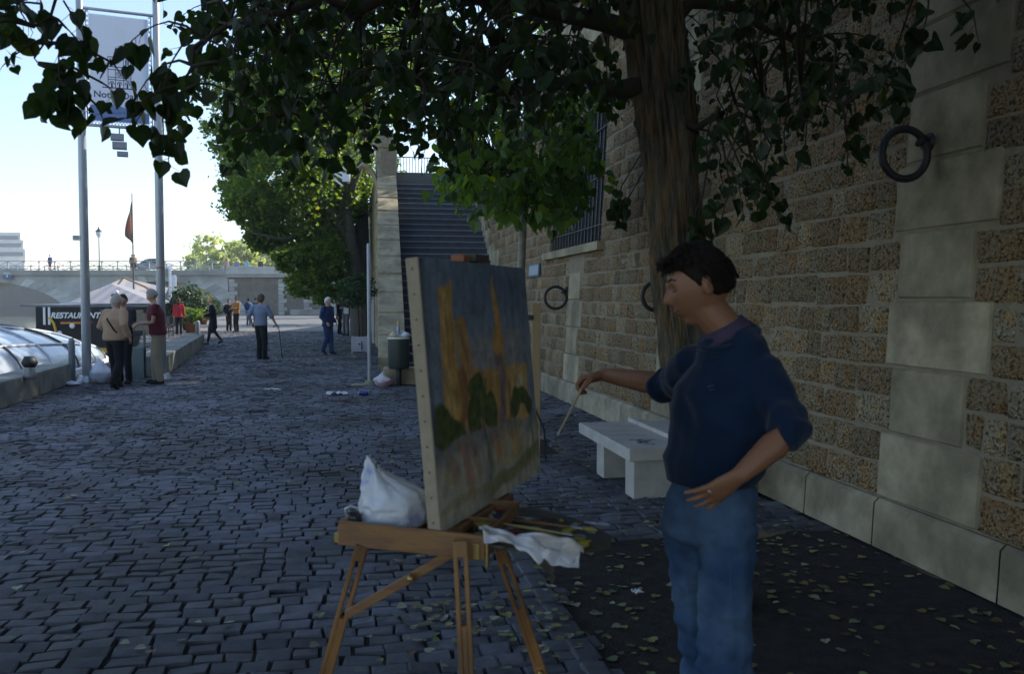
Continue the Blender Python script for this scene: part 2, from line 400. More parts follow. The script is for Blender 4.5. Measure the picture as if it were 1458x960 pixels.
# setts
sm=MB(); s=-4.2
ri=0
while s<41:
    rp=.120+random.uniform(-.008,.008); o=-.02+random.uniform(-.1,0)
    while o<20:
        wd=random.uniform(.115,.195); g=.0048
        wob=noise.noise(V((o*.5,s*.5,0)))*.09
        q=O2+U2*(s+rp/2+wob)+N2*(o+wd/2)
        if q.x<edgeX(q.y)+.05: break
        if q.y>1.9 and (q.x-wd/2)*F/q.y>-800 and not inpit(q.x,q.y) and (V((q.x,q.y))-O2).dot(N2)>.05 and not (s>11 and (V((q.x,q.y))-O2).dot(N2)<2.2):
            zt=random.gauss(0,.003)+noise.noise(V((q.x*.6,q.y*.6,7)))*.010; tx,ty=random.gauss(0,.004),random.gauss(0,.005)
            hw,hh=wd/2-g+random.uniform(-.004,.002),rp/2-g+random.uniform(-.004,.002)
            b=random.uniform(.72,1.22); hue=random.uniform(-.04,.05)
            col=(b*(1+hue),b,b*(1-hue))
            vs=[]
            for k,(fx,fy) in enumerate(((-1,-1),(1,-1),(1,1),(-1,1))):
                jx,jy=random.uniform(-.009,.009),random.uniform(-.009,.009)
                a=q+N2*(fx*hw+jx)+U2*(fy*hh+jy); vs.append((a.x,a.y,-.016))
                a=q+N2*((fx*hw+jx)*.97)+U2*((fy*hh+jy)*.95); vs.append((a.x,a.y,zt-.0032+tx*fx+ty*fy))
                a=q+N2*(fx*hw*.90)+U2*(fy*hh*.87); vs.append((a.x,a.y,zt+tx*fx*.8+ty*fy*.8))
            vs.append((q.x,q.y,zt+.0012))
            fs=[]
            for k in range(4):
                a=k*3;b2=((k+1)%4)*3
                fs+=[(a+1,b2+1,b2,a),(a+2,b2+2,b2+1,a+1),(12,b2+2,a+2)]
            sm.add(vs,fs,col)
        o+=wd
    s+=rp; ri+=1
print('setts verts',len(sm.v))
tag(sm.build('cobbled_pavement',SETT),kind='structure')
# far paving as one textured sheet
def brickmat():
    m=bpy.data.materials.new('far_paving'); m.use_nodes=True; t=m.node_tree; N=t.nodes; L=t.links
    b=N['Principled BSDF']; b.inputs['Roughness'].default_value=.7
    tc=N.new('ShaderNodeTexCoord'); br=N.new('ShaderNodeTexBrick'); L.new(tc.outputs['Object'],br.inputs[0])
    br.inputs['Scale'].default_value=1; br.inputs['Brick Width'].default_value=.22; br.inputs['Row Height'].default_value=.16; br.inputs['Mortar Size'].default_value=.012
    br.inputs['Color1'].default_value=(.16,.155,.15,1); br.inputs['Color2'].default_value=(.21,.205,.195,1); br.inputs['Mortar'].default_value=(.05,.05,.045,1)
    nz=N.new('ShaderNodeTexNoise'); nz.inputs['Scale'].default_value=.5; nz.inputs['Detail'].default_value=6; L.new(tc.outputs['Object'],nz.inputs[0])
    hs=N.new('ShaderNodeHueSaturation'); mr=N.new('ShaderNodeMapRange'); mr.inputs[1].default_value=.3; mr.inputs[2].default_value=.7; mr.inputs[3].default_value=.75; mr.inputs[4].default_value=1.3
    L.new(nz.outputs[0],mr.inputs[0]); L.new(mr.outputs[0],hs.inputs['Value']); L.new(br.outputs[0],hs.inputs['Color']); L.new(hs.outputs[0],b.inputs['Base Color']); return m
FP=brickmat()
fm=MB(); Yf=44.5
pf=[(edgeX(45)+.02,45)]+[(x+.02,y) for x,y in edge if y>45]+[(-2,96),(-3.2,45)]
fm.add([(x,y,-.004) for x,y in pf],[tuple(range(len(pf)))][::-1]); 
tag(fm.build('far_pavement',FP),kind='structure')
# pit border of setts laid on edge
km=MB()
def curb(s0,o0,s1,o1):
    a=O2+U2*s0+N2*o0; b=O2+U2*s1+N2*o1; L=(b-a).length; n=int(L/.24); d=(b-a)/n; ang=math.atan2(d.y,d.x)
    for i in range(n):
        c=a+d*(i+.5); k=random.uniform(.75,1.15)
        km.box((c.x,c.y,-.02+random.uniform(-.004,.006)),(d.length-.018,.115,.06),rz=ang+random.gauss(0,.02),col=(k,k,k))
curb(-4,2.36,.5,2.36); curb(.5,2.3,.5,.1); curb(3.52,1.08,4.98,1.08); curb(3.52,2.42,4.98,2.42); curb(3.52,1.1,3.52,2.4); curb(4.98,1.1,4.98,2.4)
tag(km.build('kerb_stones',SETT,bevel=.012),kind='structure')

# low river walls
def lowwall(pts,wid,h,label,n0=0):
    t=thing('river_parapet',label,'low wall',(pts[0][0],pts[0][1],0))
    m=MB()
    for (a,b) in zip(pts,pts[1:]):
        a,b=V(a),V(b); L=(b-a).length; n=max(1,int(L/1.3)); d=(b-a)/n; ang=math.atan2(d.y,d.x)
        nn=V((-d.y,d.x)).normalized()
        for i in range(n):
            c=a+d*(i+.5)+nn*wid/2; k=random.uniform(.85,1.1)
            m.box((c.x,c.y,h/2),(d.length-.008,wid,h),rz=ang,col=(k,k*1.0,k*.95))
    part(m,'coping_stones',mat('parapet_stone',(.23,.235,.22),.85,.3,4,.4,40,attr=True,dist=.01,col2=(.15,.16,.14)),t,bevel=.02); return t
a=G(-60,605);b=G(0,584);c=G(101,548)
lowwall([(a.x-.55,a.y-3.2),(b.x,b.y),(c.x,c.y)],.5,.40,'low stone parapet beside the glass roofed boat')
a=G(237,536);b=G(291,493)
lowwall([(a.x,a.y),(b.x,b.y)],.62,.42,'low stone parapet running behind the man in maroon')

# ------------------------------------------------------------------ staircase
st=thing('staircase','long dark stone staircase climbing beside the quay wall to the street','staircase',(W(11,0,1.2).x,W(11,0,1.2).y,0))
S0,NS,RI,TR=11.95,31,.172,.312
SL=lambda s:2.35-.035*(s-11)
m=MB()
for i in range(NS):
    s=S0+i*TR; z1=(i+1)*RI; k=random.uniform(.8,1.15)
    e=S_END if i==NS-1 else s+TR+.02
    a=[W(s,0,SL(s),False),W(s,0,-.6,False),W(e,0,-.6,False),W(e,0,SL(min(e,24)),False)]
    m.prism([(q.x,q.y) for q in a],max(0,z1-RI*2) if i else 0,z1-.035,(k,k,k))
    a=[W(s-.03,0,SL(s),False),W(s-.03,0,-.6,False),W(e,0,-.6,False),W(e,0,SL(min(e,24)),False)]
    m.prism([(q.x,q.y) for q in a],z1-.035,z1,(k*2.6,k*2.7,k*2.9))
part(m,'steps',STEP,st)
m=MB(); CT=.42   # cheek wall, solid below the flight, in coping blocks
def cheek(s0,s1,z0a,z0b,oo=.0,w_=.46,col=None,zb=0):
    a=W(s0,0,SL(s0)+w_+oo,False);b=W(s0,0,SL(s0)-oo,False);c=W(s1,0,SL(s1)-oo,False);d=W(s1,0,SL(s1)+w_+oo,False)
    vs=[(a.x,a.y,zb),(b.x,b.y,zb),(c.x,c.y,zb),(d.x,d.y,zb),(a.x,a.y,z0a),(b.x,b.y,z0a),(c.x,c.y,z0b),(d.x,d.y,z0b)]
    m.add(vs,[(3,2,1,0),(4,5,6,7),(0,1,5,4),(1,2,6,5),(2,3,7,6),(3,0,4,7)],col)
lz=lambda s: (s-S0)*RI/TR+CT+.2
s=S0-.25
k=0
while s<S0+NS*TR:
    e=s+.78; c=random.uniform(.85,1.12)
    # body
    cheek(s,e,lz(s)-.16,lz(e)-.16,-.015,col=(c*.9,c*.88,c*.8))
    # coping: separate block with open joints, slightly stepped
    a=W(s+.012,0,SL(s)+.5,False);b=W(s+.012,0,SL(s)-.035,False);cc=W(e-.012,0,SL(e)-.035,False);d=W(e-.012,0,SL(e)+.5,False)
    za,zb=lz(s)+.02,lz(e)-.02
    m.add([(a.x,a.y,za-.2),(b.x,b.y,za-.2),(cc.x,cc.y,zb-.2),(d.x,d.y,zb-.2),(a.x,a.y,za),(b.x,b.y,za),(cc.x,cc.y,zb),(d.x,d.y,zb)],
          [(3,2,1,0),(4,5,6,7),(0,1,5,4),(1,2,6,5),(2,3,7,6),(3,0,4,7)],(c,c,c*.95)); s=e
part(m,'cheek_wall',ASH,st,bevel=.012)
m=MB(); e=S0+NS*TR; p=W(e+.1,0,SL(e)+.23,False); ang=math.atan2(U2.y,U2.x)
m.box((p.x,p.y,5.35),(.62,.62,1.6),rz=ang); m.box((p.x,p.y,6.2),(.76,.76,.14),rz=ang)
hv=.33; vs=[V((x,y,0)) for x,y in((-hv,-hv),(hv,-hv),(hv,hv),(-hv,hv))]; rm=Matrix.Rotation(ang,3,'Z')
m.add([rm@v+V((p.x,p.y,6.27)) for v in vs]+[V((p.x,p.y,6.85))],[(0,1,4),(1,2,4),(2,3,4),(3,0,4),(3,2,1,0)])
part(m,'newel_pillar',ASH,st,bevel=.015)
# stone skirting along the wall side
m=MB(); s=S0+.1
while s<S0+NS*TR-1:
    z0=(s-S0)*RI/TR; h=random.choice([.55,.8]); wbox(m,s,s+.76,max(0,z0-.1),z0+h+.2,-.02,.045,(1.1,1.1,1.08)); s+=.78
part(m,'skirting',ASH,st)
# railing up top
m=MB(); z0=NS*RI
for i in range(22):
    q=W(S0+NS*TR+3.0,z0,.1+i*.1,False); m.bar(q,q+V((0,0,1.05)),.018,.018)
for zz in (.12,1.05): m.bar(W(S0+NS*TR+3.0,z0+zz,.05,False),W(S0+NS*TR+3.0,z0+zz,2.3,False),.04,.03)
part(m,'railing',IRON,st)
# upper quay wall beyond the stairs, river side
uw=thing('upper_quay_wall','tall pale quay wall continuing beyond the staircase behind the planter','wall',(W(21,0,2.4).x,W(21,0,2.4).y,0))
m=MB(); m2=MB()
for k in range(13):
    z0=k*.45; s=20.4+(k%2)*.4
    while s<36:
        wd=random.uniform(.7,1.3); c=random.uniform(.8,1.1); mm_=m
        e=min(s+wd,36.5)
        q=[W(s+.01,0,2.42,False),W(e-.01,0,2.42,False),W(e-.01,0,2.1,False),W(s+.01,0,2.1,False)]
        m.prism([(x.x,x.y) for x in q],z0+.008,z0+.442,(c,c*.97,c*.88)); s+=wd
part(m,'ashlar_blocks',ASH,uw)
m=MB(); q=[W(20.2,0,2.40,False),W(36.4,0,2.40,False),W(36.4,0,2.0,False),W(20.2,0,2.0,False)]; m.prism([(x.x,x.y) for x in q],0,5.85); part(m,'mortar_bed',MORT,uw)
# scrolled corbel
m=MB(); pts=[]
for i in range(9):
    a=R(90)*i/8; pts.append(W(21.3,4.55+1.0*math.sin(a),2.42+.55*(1-math.cos(a)),False))
m.tube(pts,[(.32,.07)]*9,10,side=(U2.x,U2.y,0)); part(m,'corbel',mat('corbel_stone',(.34,.26,.17),.8,.2,6,.2,40),uw,True)
# return wall + upper street ground
up=MB(); q=[W(-9,0,-.38,False),W(11.4,0,-.38,False)]
up.prism([(W(-9,0,-.7).x,W(-9,0,-.7).y),(W(20.7,0,-.65).x,W(20.7,0,-.65).y),(W(20.75,0,2.3,False).x,W(20.75,0,2.3,False).y),(W(36.3,0,2.0,False).x,W(36.3,0,2.0,False).y),(-5,96),(60,96),(60,-6)],-1,NS*RI-.01)
tag(up.build('street_terrace',mat('street_asphalt',(.12,.12,.12),.9,.2,3,.1,30)),kind='structure')

# ------------------------------------------------------------------ bridge
BY=92.0; DEP=13.0
pxX=lambda px,Y=BY:(px-729)/F*Y
pyZ=lambda py,Y=BY:P(729,py,Y).z
bz0,bz1=pyZ(392),pyZ(385)
br_=thing('stone_bridge','long pale stone arch bridge crossing the river in the distance','bridge',(pxX(120),BY,0))
arches=[(pxX(-290),9.6),(pxX(-30),9.5),(pxX(232),6.85)]
m=MB(); APZ=3.55; SPZ=-.4
xs=sorted(set([pxX(-520),pxX(325)]+[c+sg*hw*math.cos(R(a)) for c,hw in arches for a in range(0,91,5) for sg in(-1,1)]))
def botz(x):
    for c,hw in arches:
        if abs(x-c)<hw-1e-6: return SPZ+(APZ-SPZ)*math.sqrt(1-((x-c)/hw)**2)
    return -1.7
for x0,x1 in zip(xs,xs[1:]):
    xm=(x0+x1)/2; inside=any(abs(xm-c)<hw for c,hw in arches)
    za=botz(x0) if inside else -1.7; zb=botz(x1) if inside else -1.7
    if inside:
        if za<-1: za=SPZ
        if zb<-1: zb=SPZ
    vs=[(x0,BY,za),(x1,BY,zb),(x1,BY,bz0),(x0,BY,bz0),(x0,BY+DEP,za),(x1,BY+DEP,zb),(x1,BY+DEP,bz0),(x0,BY+DEP,bz0)]
    m.add(vs,[(0,1,2,3),(5,4,7,6),(0,4,5,1)])
for c,hw in arches:
    for sg in(-1,1): x=c+sg*hw; m.quad((x,BY,-1.7),(x,BY+DEP,-1.7),(x,BY+DEP,SPZ),(x,BY,SPZ))
BR=mat('bridge_stone',(.42,.42,.40),.85,.25,.6,.3,6,col2=(.33,.33,.315),c2scale=.35,dist=.05,attr=True)
part(m,'arches',BR,br_)
# voussoirs in low relief
m=MB()
for c,hw in arches:
    for i in range(26):
        a0=R(4+i*6.6); a1=R(4+(i+1)*6.6-.5); k=random.uniform(.7,1.35)
        vs=[]
        for aa,rr in ((a0,0),(a1,0),(a1,1),(a0,1)):
            L=1.1+.9*abs(math.cos(aa)); x=c+math.cos(aa)*(hw+rr*L); z=SPZ+(APZ-SPZ)*math.sin(aa)+rr*min(.95,bz0-SPZ)*math.sin(aa)*.7+rr*.1
            vs.append(V((x,BY-.05,min(z,bz0-.05))))
        vs+= [v+V((0,.1,0)) for v in vs]
        m.add(vs,[(0,1,2,3),(0,4,5,1),(1,5,6,2),(2,6,7,3),(3,7,4,0)],(k,k,k*.98))
part(m,'voussoirs',BR,br_)
m=MB(); X0,X1=pxX(-520),pxX(326)
m.box(((X0+X1)/2,BY+DEP/2,(bz0+bz1)/2),(X1-X0,DEP+.9,bz1-bz0),col=(.7,.7,.68)); part(m,'cornice',BR,br_)
m=MB()
x=pxX(118)-1.2; m.tube([(x,BY-.5,-2),(x,BY-.5,.4),(x,BY-.3,1.0)],[(2.2,1.6),(2.2,1.6),(1.2,.6)],14); part(m,'pier_cutwater',BR,br_)
RAILM=mat('rail_paint',(.30,.32,.32),.5,.1,5,0,5)
m=MB(); n=int((X1-X0)/1.6)
for yy in (BY-.2,BY+DEP+.2):
    for zz in (.1,.95): m.box(((X0+X1)/2,yy,bz1+zz),(X1-X0,.08,.08))
    for i in range(n+1):
        x=X0+(X1-X0)*i/n; m.box((x,yy,bz1+.48),(.10,.1,.92))
        if i<n:
            x2=X0+(X1-X0)*(i+1)/n
            m.bar((x,yy,bz1+.15),(x2,yy,bz1+.9),.045,.045,up=(0,1,0)); m.bar((x,yy,bz1+.9),(x2,yy,bz1+.15),.045,.045,up=(0,1,0))
part(m,'railing',RAILM,br_)
# sign on bridge
t=thing('navigation_sign','small blue navigation sign fixed on the bridge face at far left','sign',(pxX(15),BY-.4,pyZ(391)))
m=MB(); m.box((0,0,0),(.95,.06,.95)); m.build('sign_board',mat('sign_blue',(.05,.10,.28),.5,.1,3,0,5),t)
m=MB(); m.box((0,-.04,.12),(.7,.02,.1)); m.box((0,-.04,-.15),(.12,.02,.3)); m.build('sign_mark',mat('sign_white',(.7,.72,.75),.5,.05,3,0,5),t)
# abutment
ab=thing('bridge_abutment','brown masonry bridge abutment with pale quoins and solid parapet','abutment',(pxX(326),BY,0))
m=MB(); xa,xb=pxX(326),pxX(560); yb=BY-.8
m.box(((xa+xb)/2,BY+5,1.2),(xb-xa,10,6.1)); part(m,'masonry',mat('abutment_masonry',(.155,.14,.115),.9,.35,1.6,.8,3,dist=.15,attr=True),ab)
m=MB()
def bx(x0,x1,z0,z1,y0,y1,c=1): m.box(((x0+x1)/2,(y0+y1)/2,(z0+z1)/2),(x1-x0,y1-y0,z1-z0),col=(c,c,c*.97))
bx(xa-.1,pxX(412),pyZ(391),pyZ(380),BY-.5,BY+.4); bx(xa-.2,xb,pyZ(395),pyZ(391),BY-.35,BY+.5,.85); bx(pxX(412),xb,pyZ(391),pyZ(382),BY-.3,BY+.4,.7)
for i in range(9):
    z0=-.0+i*.42; wq_=.9 if i%2 else .6
    for px_ in (327,397,433,470): bx(pxX(px_),pxX(px_)+wq_,z0,z0+.4,BY-.12,BY+.2,random.uniform(.85,1.1))
bx(pxX(415),xb,0,.6,BY-.6,BY+.2,.8)
part(m,'quoins',BR,ab,bevel=.03)

# ------------------------------------------------------------------ foliage builders
def leafcloud(name,clumps,size,m,parent,colr=((.7,.8,.7),(1.5,1.35,1.0)),yellow=.04,down=.0,seed=1):
    """clumps: (x,y,z,rx,ry,rz,n); many leaf sized faces in uneven sprays"""
    r=np.random.default_rng(seed); C=[];S=[]
    for (x,y,z,rx,ry,rz,n) in clumps:
        ns=max(3,int(n/26)); d=r.normal(size=(ns,3)); d/=np.linalg.norm(d,axis=1)[:,None]
        rad=r.uniform(.35,1.0,ns)**.55; cc=d*rad[:,None]*np.array([rx,ry,rz])+np.array([x,y,z])
        idx=r.integers(0,ns,n); sp_=.17*min(rx,ry,rz)*r.uniform(.5,1.6,ns)
        C.append(cc[idx]+r.normal(size=(n,3))*sp_[idx][:,None]*np.array([1,1,.6])); S.append(r.uniform(.6,1.3,n)*size)
    C=np.concatenate(C);S=np.concatenate(S);n=len(C)
    nr=r.normal(size=(n,3)); nr[:,2]=np.abs(nr[:,2])+.3; nr/=np.linalg.norm(nr,axis=1)[:,None]
    t=r.normal(size=(n,3)); t-=nr*np.sum(t*nr,axis=1)[:,None]; t/=np.linalg.norm(t,axis=1)[:,None]; b=np.cross(nr,t)
    s=S[:,None]
    q=np.stack([C-t*s*.6,C-b*s*.42+t*s*.05-nr*s*.08,C+t*s*.65,C+b*s*.42+t*s*.05-nr*s*.08],1).reshape(-1,3)
    k=r.uniform(0,1,n)[:,None]; lo=np.array(colr[0]);hi=np.array(colr[1]); col=lo+(hi-lo)*k
    yl=r.uniform(0,1,n)<yellow; col[yl]=np.array([4.0,2.2,.6])
    me=bpy.data.meshes.new(name); me.vertices.add(4*n); me.vertices.foreach_set('co',q.ravel().astype(np.float32))
    me.loops.add(4*n); me.loops.foreach_set('vertex_index',np.arange(4*n,dtype=np.int32)); me.polygons.add(n)
    me.polygons.foreach_set('loop_start',np.arange(0,4*n,4,dtype=np.int32)); me.polygons.foreach_set('loop_total',np.full(n,4,dtype=np.int32))
    me.materials.append(m); ca=me.color_attributes.new('Col','FLOAT_COLOR','POINT')
    cc=np.concatenate([np.repeat(col,4,0),np.ones((4*n,1))],1).astype(np.float32); ca.data.foreach_set('color',cc.ravel())
    me.update(calc_edges=True); o=bpy.data.objects.new(name,me); COL.objects.link(o); o.parent=parent; return o
def bigtree(loc,label,h,rad,n,leaf=.16,m=None,lean=(0,0),seed=1,low=.3,name='plane_tree',trunk_r=.3,bark=None,yellow=.04,colr=((.7,.8,.7),(1.5,1.35,1.0))):
    t=thing(name,label,'tree',loc); r=random.Random(seed); mb=MB()
    lx,ly=lean; top=V((lx,ly,h*.62))
    mid=V((lx*.35,ly*.35,h*.3))
    mb.tube([(0,0,-.1),(0,0,.3),mid*.5,mid,(mid+top)/2,top],[trunk_r*1.35,trunk_r*1.05,trunk_r*.95,trunk_r*.82,trunk_r*.6,trunk_r*.3],12)
    cl=[]
    for i in range(13):
        a=r.uniform(0,6.28); rr=rad*r.uniform(.35,.78); zz=h*r.uniform(low+.08,.9)
        k=1-.5*abs(zz/h-.62)/.35*.6
        c=V((lx*zz/h+math.cos(a)*rr*k,ly*zz/h+math.sin(a)*rr*k,zz))
        s_=rad*r.uniform(.3,.48); cl.append((c.x,c.y,c.z,s_,s_,s_*.75,n//13))
        st_=mid.lerp(top,min(1,max(0,(zz/h-.3)*1.6))); m1=(st_+c)/2+V((0,0,-.15*rad*.3))
        mb.tube([st_,m1,c],[trunk_r*.38,trunk_r*.22,trunk_r*.06],7)
    mb.build('trunk',bark or BARK2,t,True)
    leafcloud('crown',cl,leaf,m or PLANE,t,seed=seed,yellow=yellow,colr=colr); return t

# quayside plane trees
tt=thing('plane_tree','large leafy plane tree leaning over the quay beside the planter','tree',(-5.95,34,0))
mb=MB()
def L3(px,py,Y): return P(px,py,Y)-V((-5.95,34,0))
mb.tube([L3(514,480,34),L3(511,440,34),L3(507,395,34),L3(498,350,34),L3(490,300,34),L3(488,240,34),L3(500,150,34),L3(505,60,34)],[.42,.36,.33,.31,.28,.25,.2,.1],12)
for pts in ([(498,350),(470,300),(430,270),(380,260)],[(490,300),(515,230),(520,150),(530,90)],[(489,250),(470,200),(455,180),(410,150)],[(492,310),(450,330),(400,340),(350,330)],[(507,400),(480,385),(450,380)]):
    k=len(pts); mb.tube([L3(a,b,34-.7*i) for i,(a,b) in enumerate(pts)],[.17-.13*i/(k-1) for i in range(k)],7)
mb.tube([L3(512,440,35.5),L3(517,380,35.5),L3(515,300,35.5),L3(518,200,35.5),L3(520,60,36)],[.3,.28,.25,.2,.1],10)
mb.build('trunk',BARK2,tt,True)
cl=[]
for (px,py,Y,r_,n) in [(362,292,33,42,1500),(378,335,33,27,900),(400,250,32,70,2200),(425,310,34,60,2200),(458,368,33,36,1400),(470,410,34,30,600),(412,368,32,22,600),(350,228,35,38,1100),(440,200,33,75,2300),(480,280,35,55,1700),(380,160,35,70,1500),(470,120,34,80,1800),(540,120,36,70,1500),(430,60,35,80,1500),(340,120,35,50,900),(330,190,35,40,700),(500,200,36,60,1500),(470,330,36,45,1200),(505,260,36,40,1000),(420,150,36,70,1500),(520,30,36,80,1500),(600,60,38,70,1200),(435,405,34,25,500),(336,270,34,22,500)]:
    c=L3(px,py,Y); k=r_*Y/F; cl.append((c.x,c.y,c.z,k,k*1.3,k*.85,int(n*3.2)))
leafcloud('crown',cl,.135,PLANE,tt,seed=5,yellow=.05)
bigtree((-9.6,58,0),'dark plane tree further along the quay by the far wall',11,4.2,7000,.2,seed=8,low=.28)
bigtree((-14.2,78,0),'leafy plane tree at the end of the quay near the abutment',10,4.0,5000,.24,seed=9,low=.22)
for (x,y,sd_,lb,hh) in ((1.6,31,21,'sunlit tree on the street terrace just above the stair top',8.5),(3.5,24,22,'green street tree behind the parapet above the barred window',9),(5.5,46,23,'tall street tree standing well behind the stair top',8),(8.2,15,25,'street tree hidden high behind the wall above the painter',9),(6.4,30,26,'street tree in the second row, added to shade the quay',11),(9.5,25,27,'tall street tree furthest behind the parapet, added to shade the quay',12),(4.2,19,28,'street tree above the bench, added to keep sun off the quay',9)):  # last three trees added for more shade on the quay
    bigtree((x,y,NS*RI-.02),lb,hh,3.7,8500,.19,seed=sd_,low=.15,name='street_tree')
bigtree((1.3,-4.6,0),'unseen tree added behind the camera to shade the foreground',9.5,4.6,9000,.2,m=LEAF,seed=61,low=.38,name='broadleaf_tree')  # out-of-view tree, put in to darken the near ground
bigtree((-4.2,-3.4,0),'unseen tree added behind the camera on the river side as shade',9.5,4.4,8000,.2,m=LEAF,seed=62,low=.38,name='broadleaf_tree')  # second out-of-view tree, added to block sky light from the left
# far pale trees behind the bridge
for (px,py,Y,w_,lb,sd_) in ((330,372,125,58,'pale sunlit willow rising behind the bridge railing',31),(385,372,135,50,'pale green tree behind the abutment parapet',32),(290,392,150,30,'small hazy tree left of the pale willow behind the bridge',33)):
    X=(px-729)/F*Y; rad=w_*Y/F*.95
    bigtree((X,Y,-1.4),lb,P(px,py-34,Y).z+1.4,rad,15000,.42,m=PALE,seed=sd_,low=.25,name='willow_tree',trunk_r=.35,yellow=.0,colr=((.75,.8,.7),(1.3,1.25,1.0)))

# ------------------------------------------------------------------ foreground trees with hanging broad leaves
HL=np.array([(0,.07,0),(.24,-.06,.03),(.50,.06,.10),(.58,.30,.12),(.48,.56,.09),(.22,.80,.03),(0,1.02,-.08),(-.22,.80,.03),(-.48,.56,.09),(-.58,.30,.12),(-.50,.06,.10),(-.24,-.06,.03)])
HF=[(0,1,2,3,4,5,6),(0,6,7,8,9,10,11)]
class Leaves:
    def __init__(s): s.v=[];s.f=[];s.c=[]
    def add(s,p,tip,nrm,size,col,curl=1.0):
        tip=tip.normalized(); x=tip.cross(nrm)
        x = x.normalized() if x.length>1e-3 else V((1,0,0)); n=x.cross(tip)
        k=len(s.v)
        cu=random.uniform(.3,2.2)*curl; dr=random.uniform(0,.35)
        for a,b,c in HL:
            q=p+(x*(a*size)+tip*(b*size)+n*(c*cu*size*(.45 if curl<1 else 1)-dr*b*b*size*.5)); s.v.append((q.x,q.y,q.z))
        s.f+= [tuple(i+k for i in f) for f in HF]; s.c+=[col]*12
    def build(s,name,m,parent):
        mb=MB(); mb.v=s.v; mb.f=s.f; mb.c=s.c; mb.m=[0]*len(s.v); return mb.build(name,m,parent)
def twigleaves(lv,tw,a,d,L,size,n,rel_,dark=1):
    """one drooping twig with alternate leaves"""
    d=d.normalized(); pts=[a]; p=a.copy(); dd=d.copy()
    for i in range(5):
        dd=(dd+V((random.gauss(0,.12),random.gauss(0,.12),-.22))).normalized(); p=p+dd*(L/5); pts.append(p.copy())
    tw.tube(pts,[.0045,.004,.0035,.003,.0025,.0015],4,cap=False)
    for i in range(n):
        t=.1+.9*i/max(1,n-1); k=min(4,int(t*5)); f=t*5-k; q=pts[k].lerp(pts[k+1],f)
        out=V((random.gauss(0,1),random.gauss(0,1),random.gauss(-.1,.5))).normalized()
        st=q+out*size*random.uniform(.3,.75)+V((0,0,-size*.15))
        tw.tube([q,st],[.0014,.001],3,cap=False)
        tip=(out*.55+V((random.gauss(0,.25),random.gauss(0,.25),-random.uniform(.25,1.2))))
        nr=V((random.gauss(0,1),random.gauss(0,1),random.uniform(0,1.2)))
        b=random.uniform(.65,1.35); col=(b,b,b*random.uniform(.8,1.1))
        if random.random()<.04: col=(2.6,1.9,.6)
        lv.add(st,tip,nr,size*random.choice([.5,.7,.85,1,1.1])*random.uniform(.85,1.15),col)
def interp(tab,x):
    for (x0,y0),(x1,y1) in zip(tab,tab[1:]):
        if x0<=x<=x1: return y0+(y1-y0)*(x-x0)/(x1-x0)
    return tab[0][1] if x<tab[0][0] else tab[-1][1]
# --- big leaning tree
TB=V((1.16,4.62,0))
bt=thing('broadleaf_tree','thick leaning tree with furrowed bark behind the painter and overhanging dark leaves','tree',TB)
def cen(px,py,Y): return P(px,py,Y)-TB
mb=MB()
trk=[(1026,900,4.62,50),(1023,850,4.62,44),(1010,720,4.62,41),(997,600,4.63,40),(984,480,4.65,41),(963,340,4.68,40),(950,200,4.7,40),(936,100,4.7,40),(925,0,4.7,42),(915,-160,4.7,38),(905,-420,4.7,28)]
N_=96;vs=[];fs=[];bc=[]
dense=[]
for (a,b) in zip(trk,trk[1:]):
    for i in range(14):
        f=i/14; dense.append([a[j]*(1-f)+b[j]*f for j in range(4)])
dense.append(list(trk[-1]))
for (px,py,Y,r_) in dense:
    c=cen(px,py,Y); rr=.92*r_*Y/F
    for j in range(N_):
        a=2*math.pi*j/N_
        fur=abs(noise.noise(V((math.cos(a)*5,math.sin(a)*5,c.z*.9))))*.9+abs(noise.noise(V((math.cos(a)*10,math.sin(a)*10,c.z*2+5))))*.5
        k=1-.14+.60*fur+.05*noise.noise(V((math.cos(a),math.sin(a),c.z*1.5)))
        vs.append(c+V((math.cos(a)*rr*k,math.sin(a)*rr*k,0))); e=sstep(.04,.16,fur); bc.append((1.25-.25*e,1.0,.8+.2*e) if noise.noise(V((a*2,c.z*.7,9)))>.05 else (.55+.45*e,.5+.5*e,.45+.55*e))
for i in range(len(dense)-1):
    for j in range(N_): fs.append((i*N_+j,i*N_+(j+1)%N_,(i+1)*N_+(j+1)%N_,(i+1)*N_+j))
mb.add(vs,fs); mb.c=bc; mb.build('trunk',BARK,bt,True)
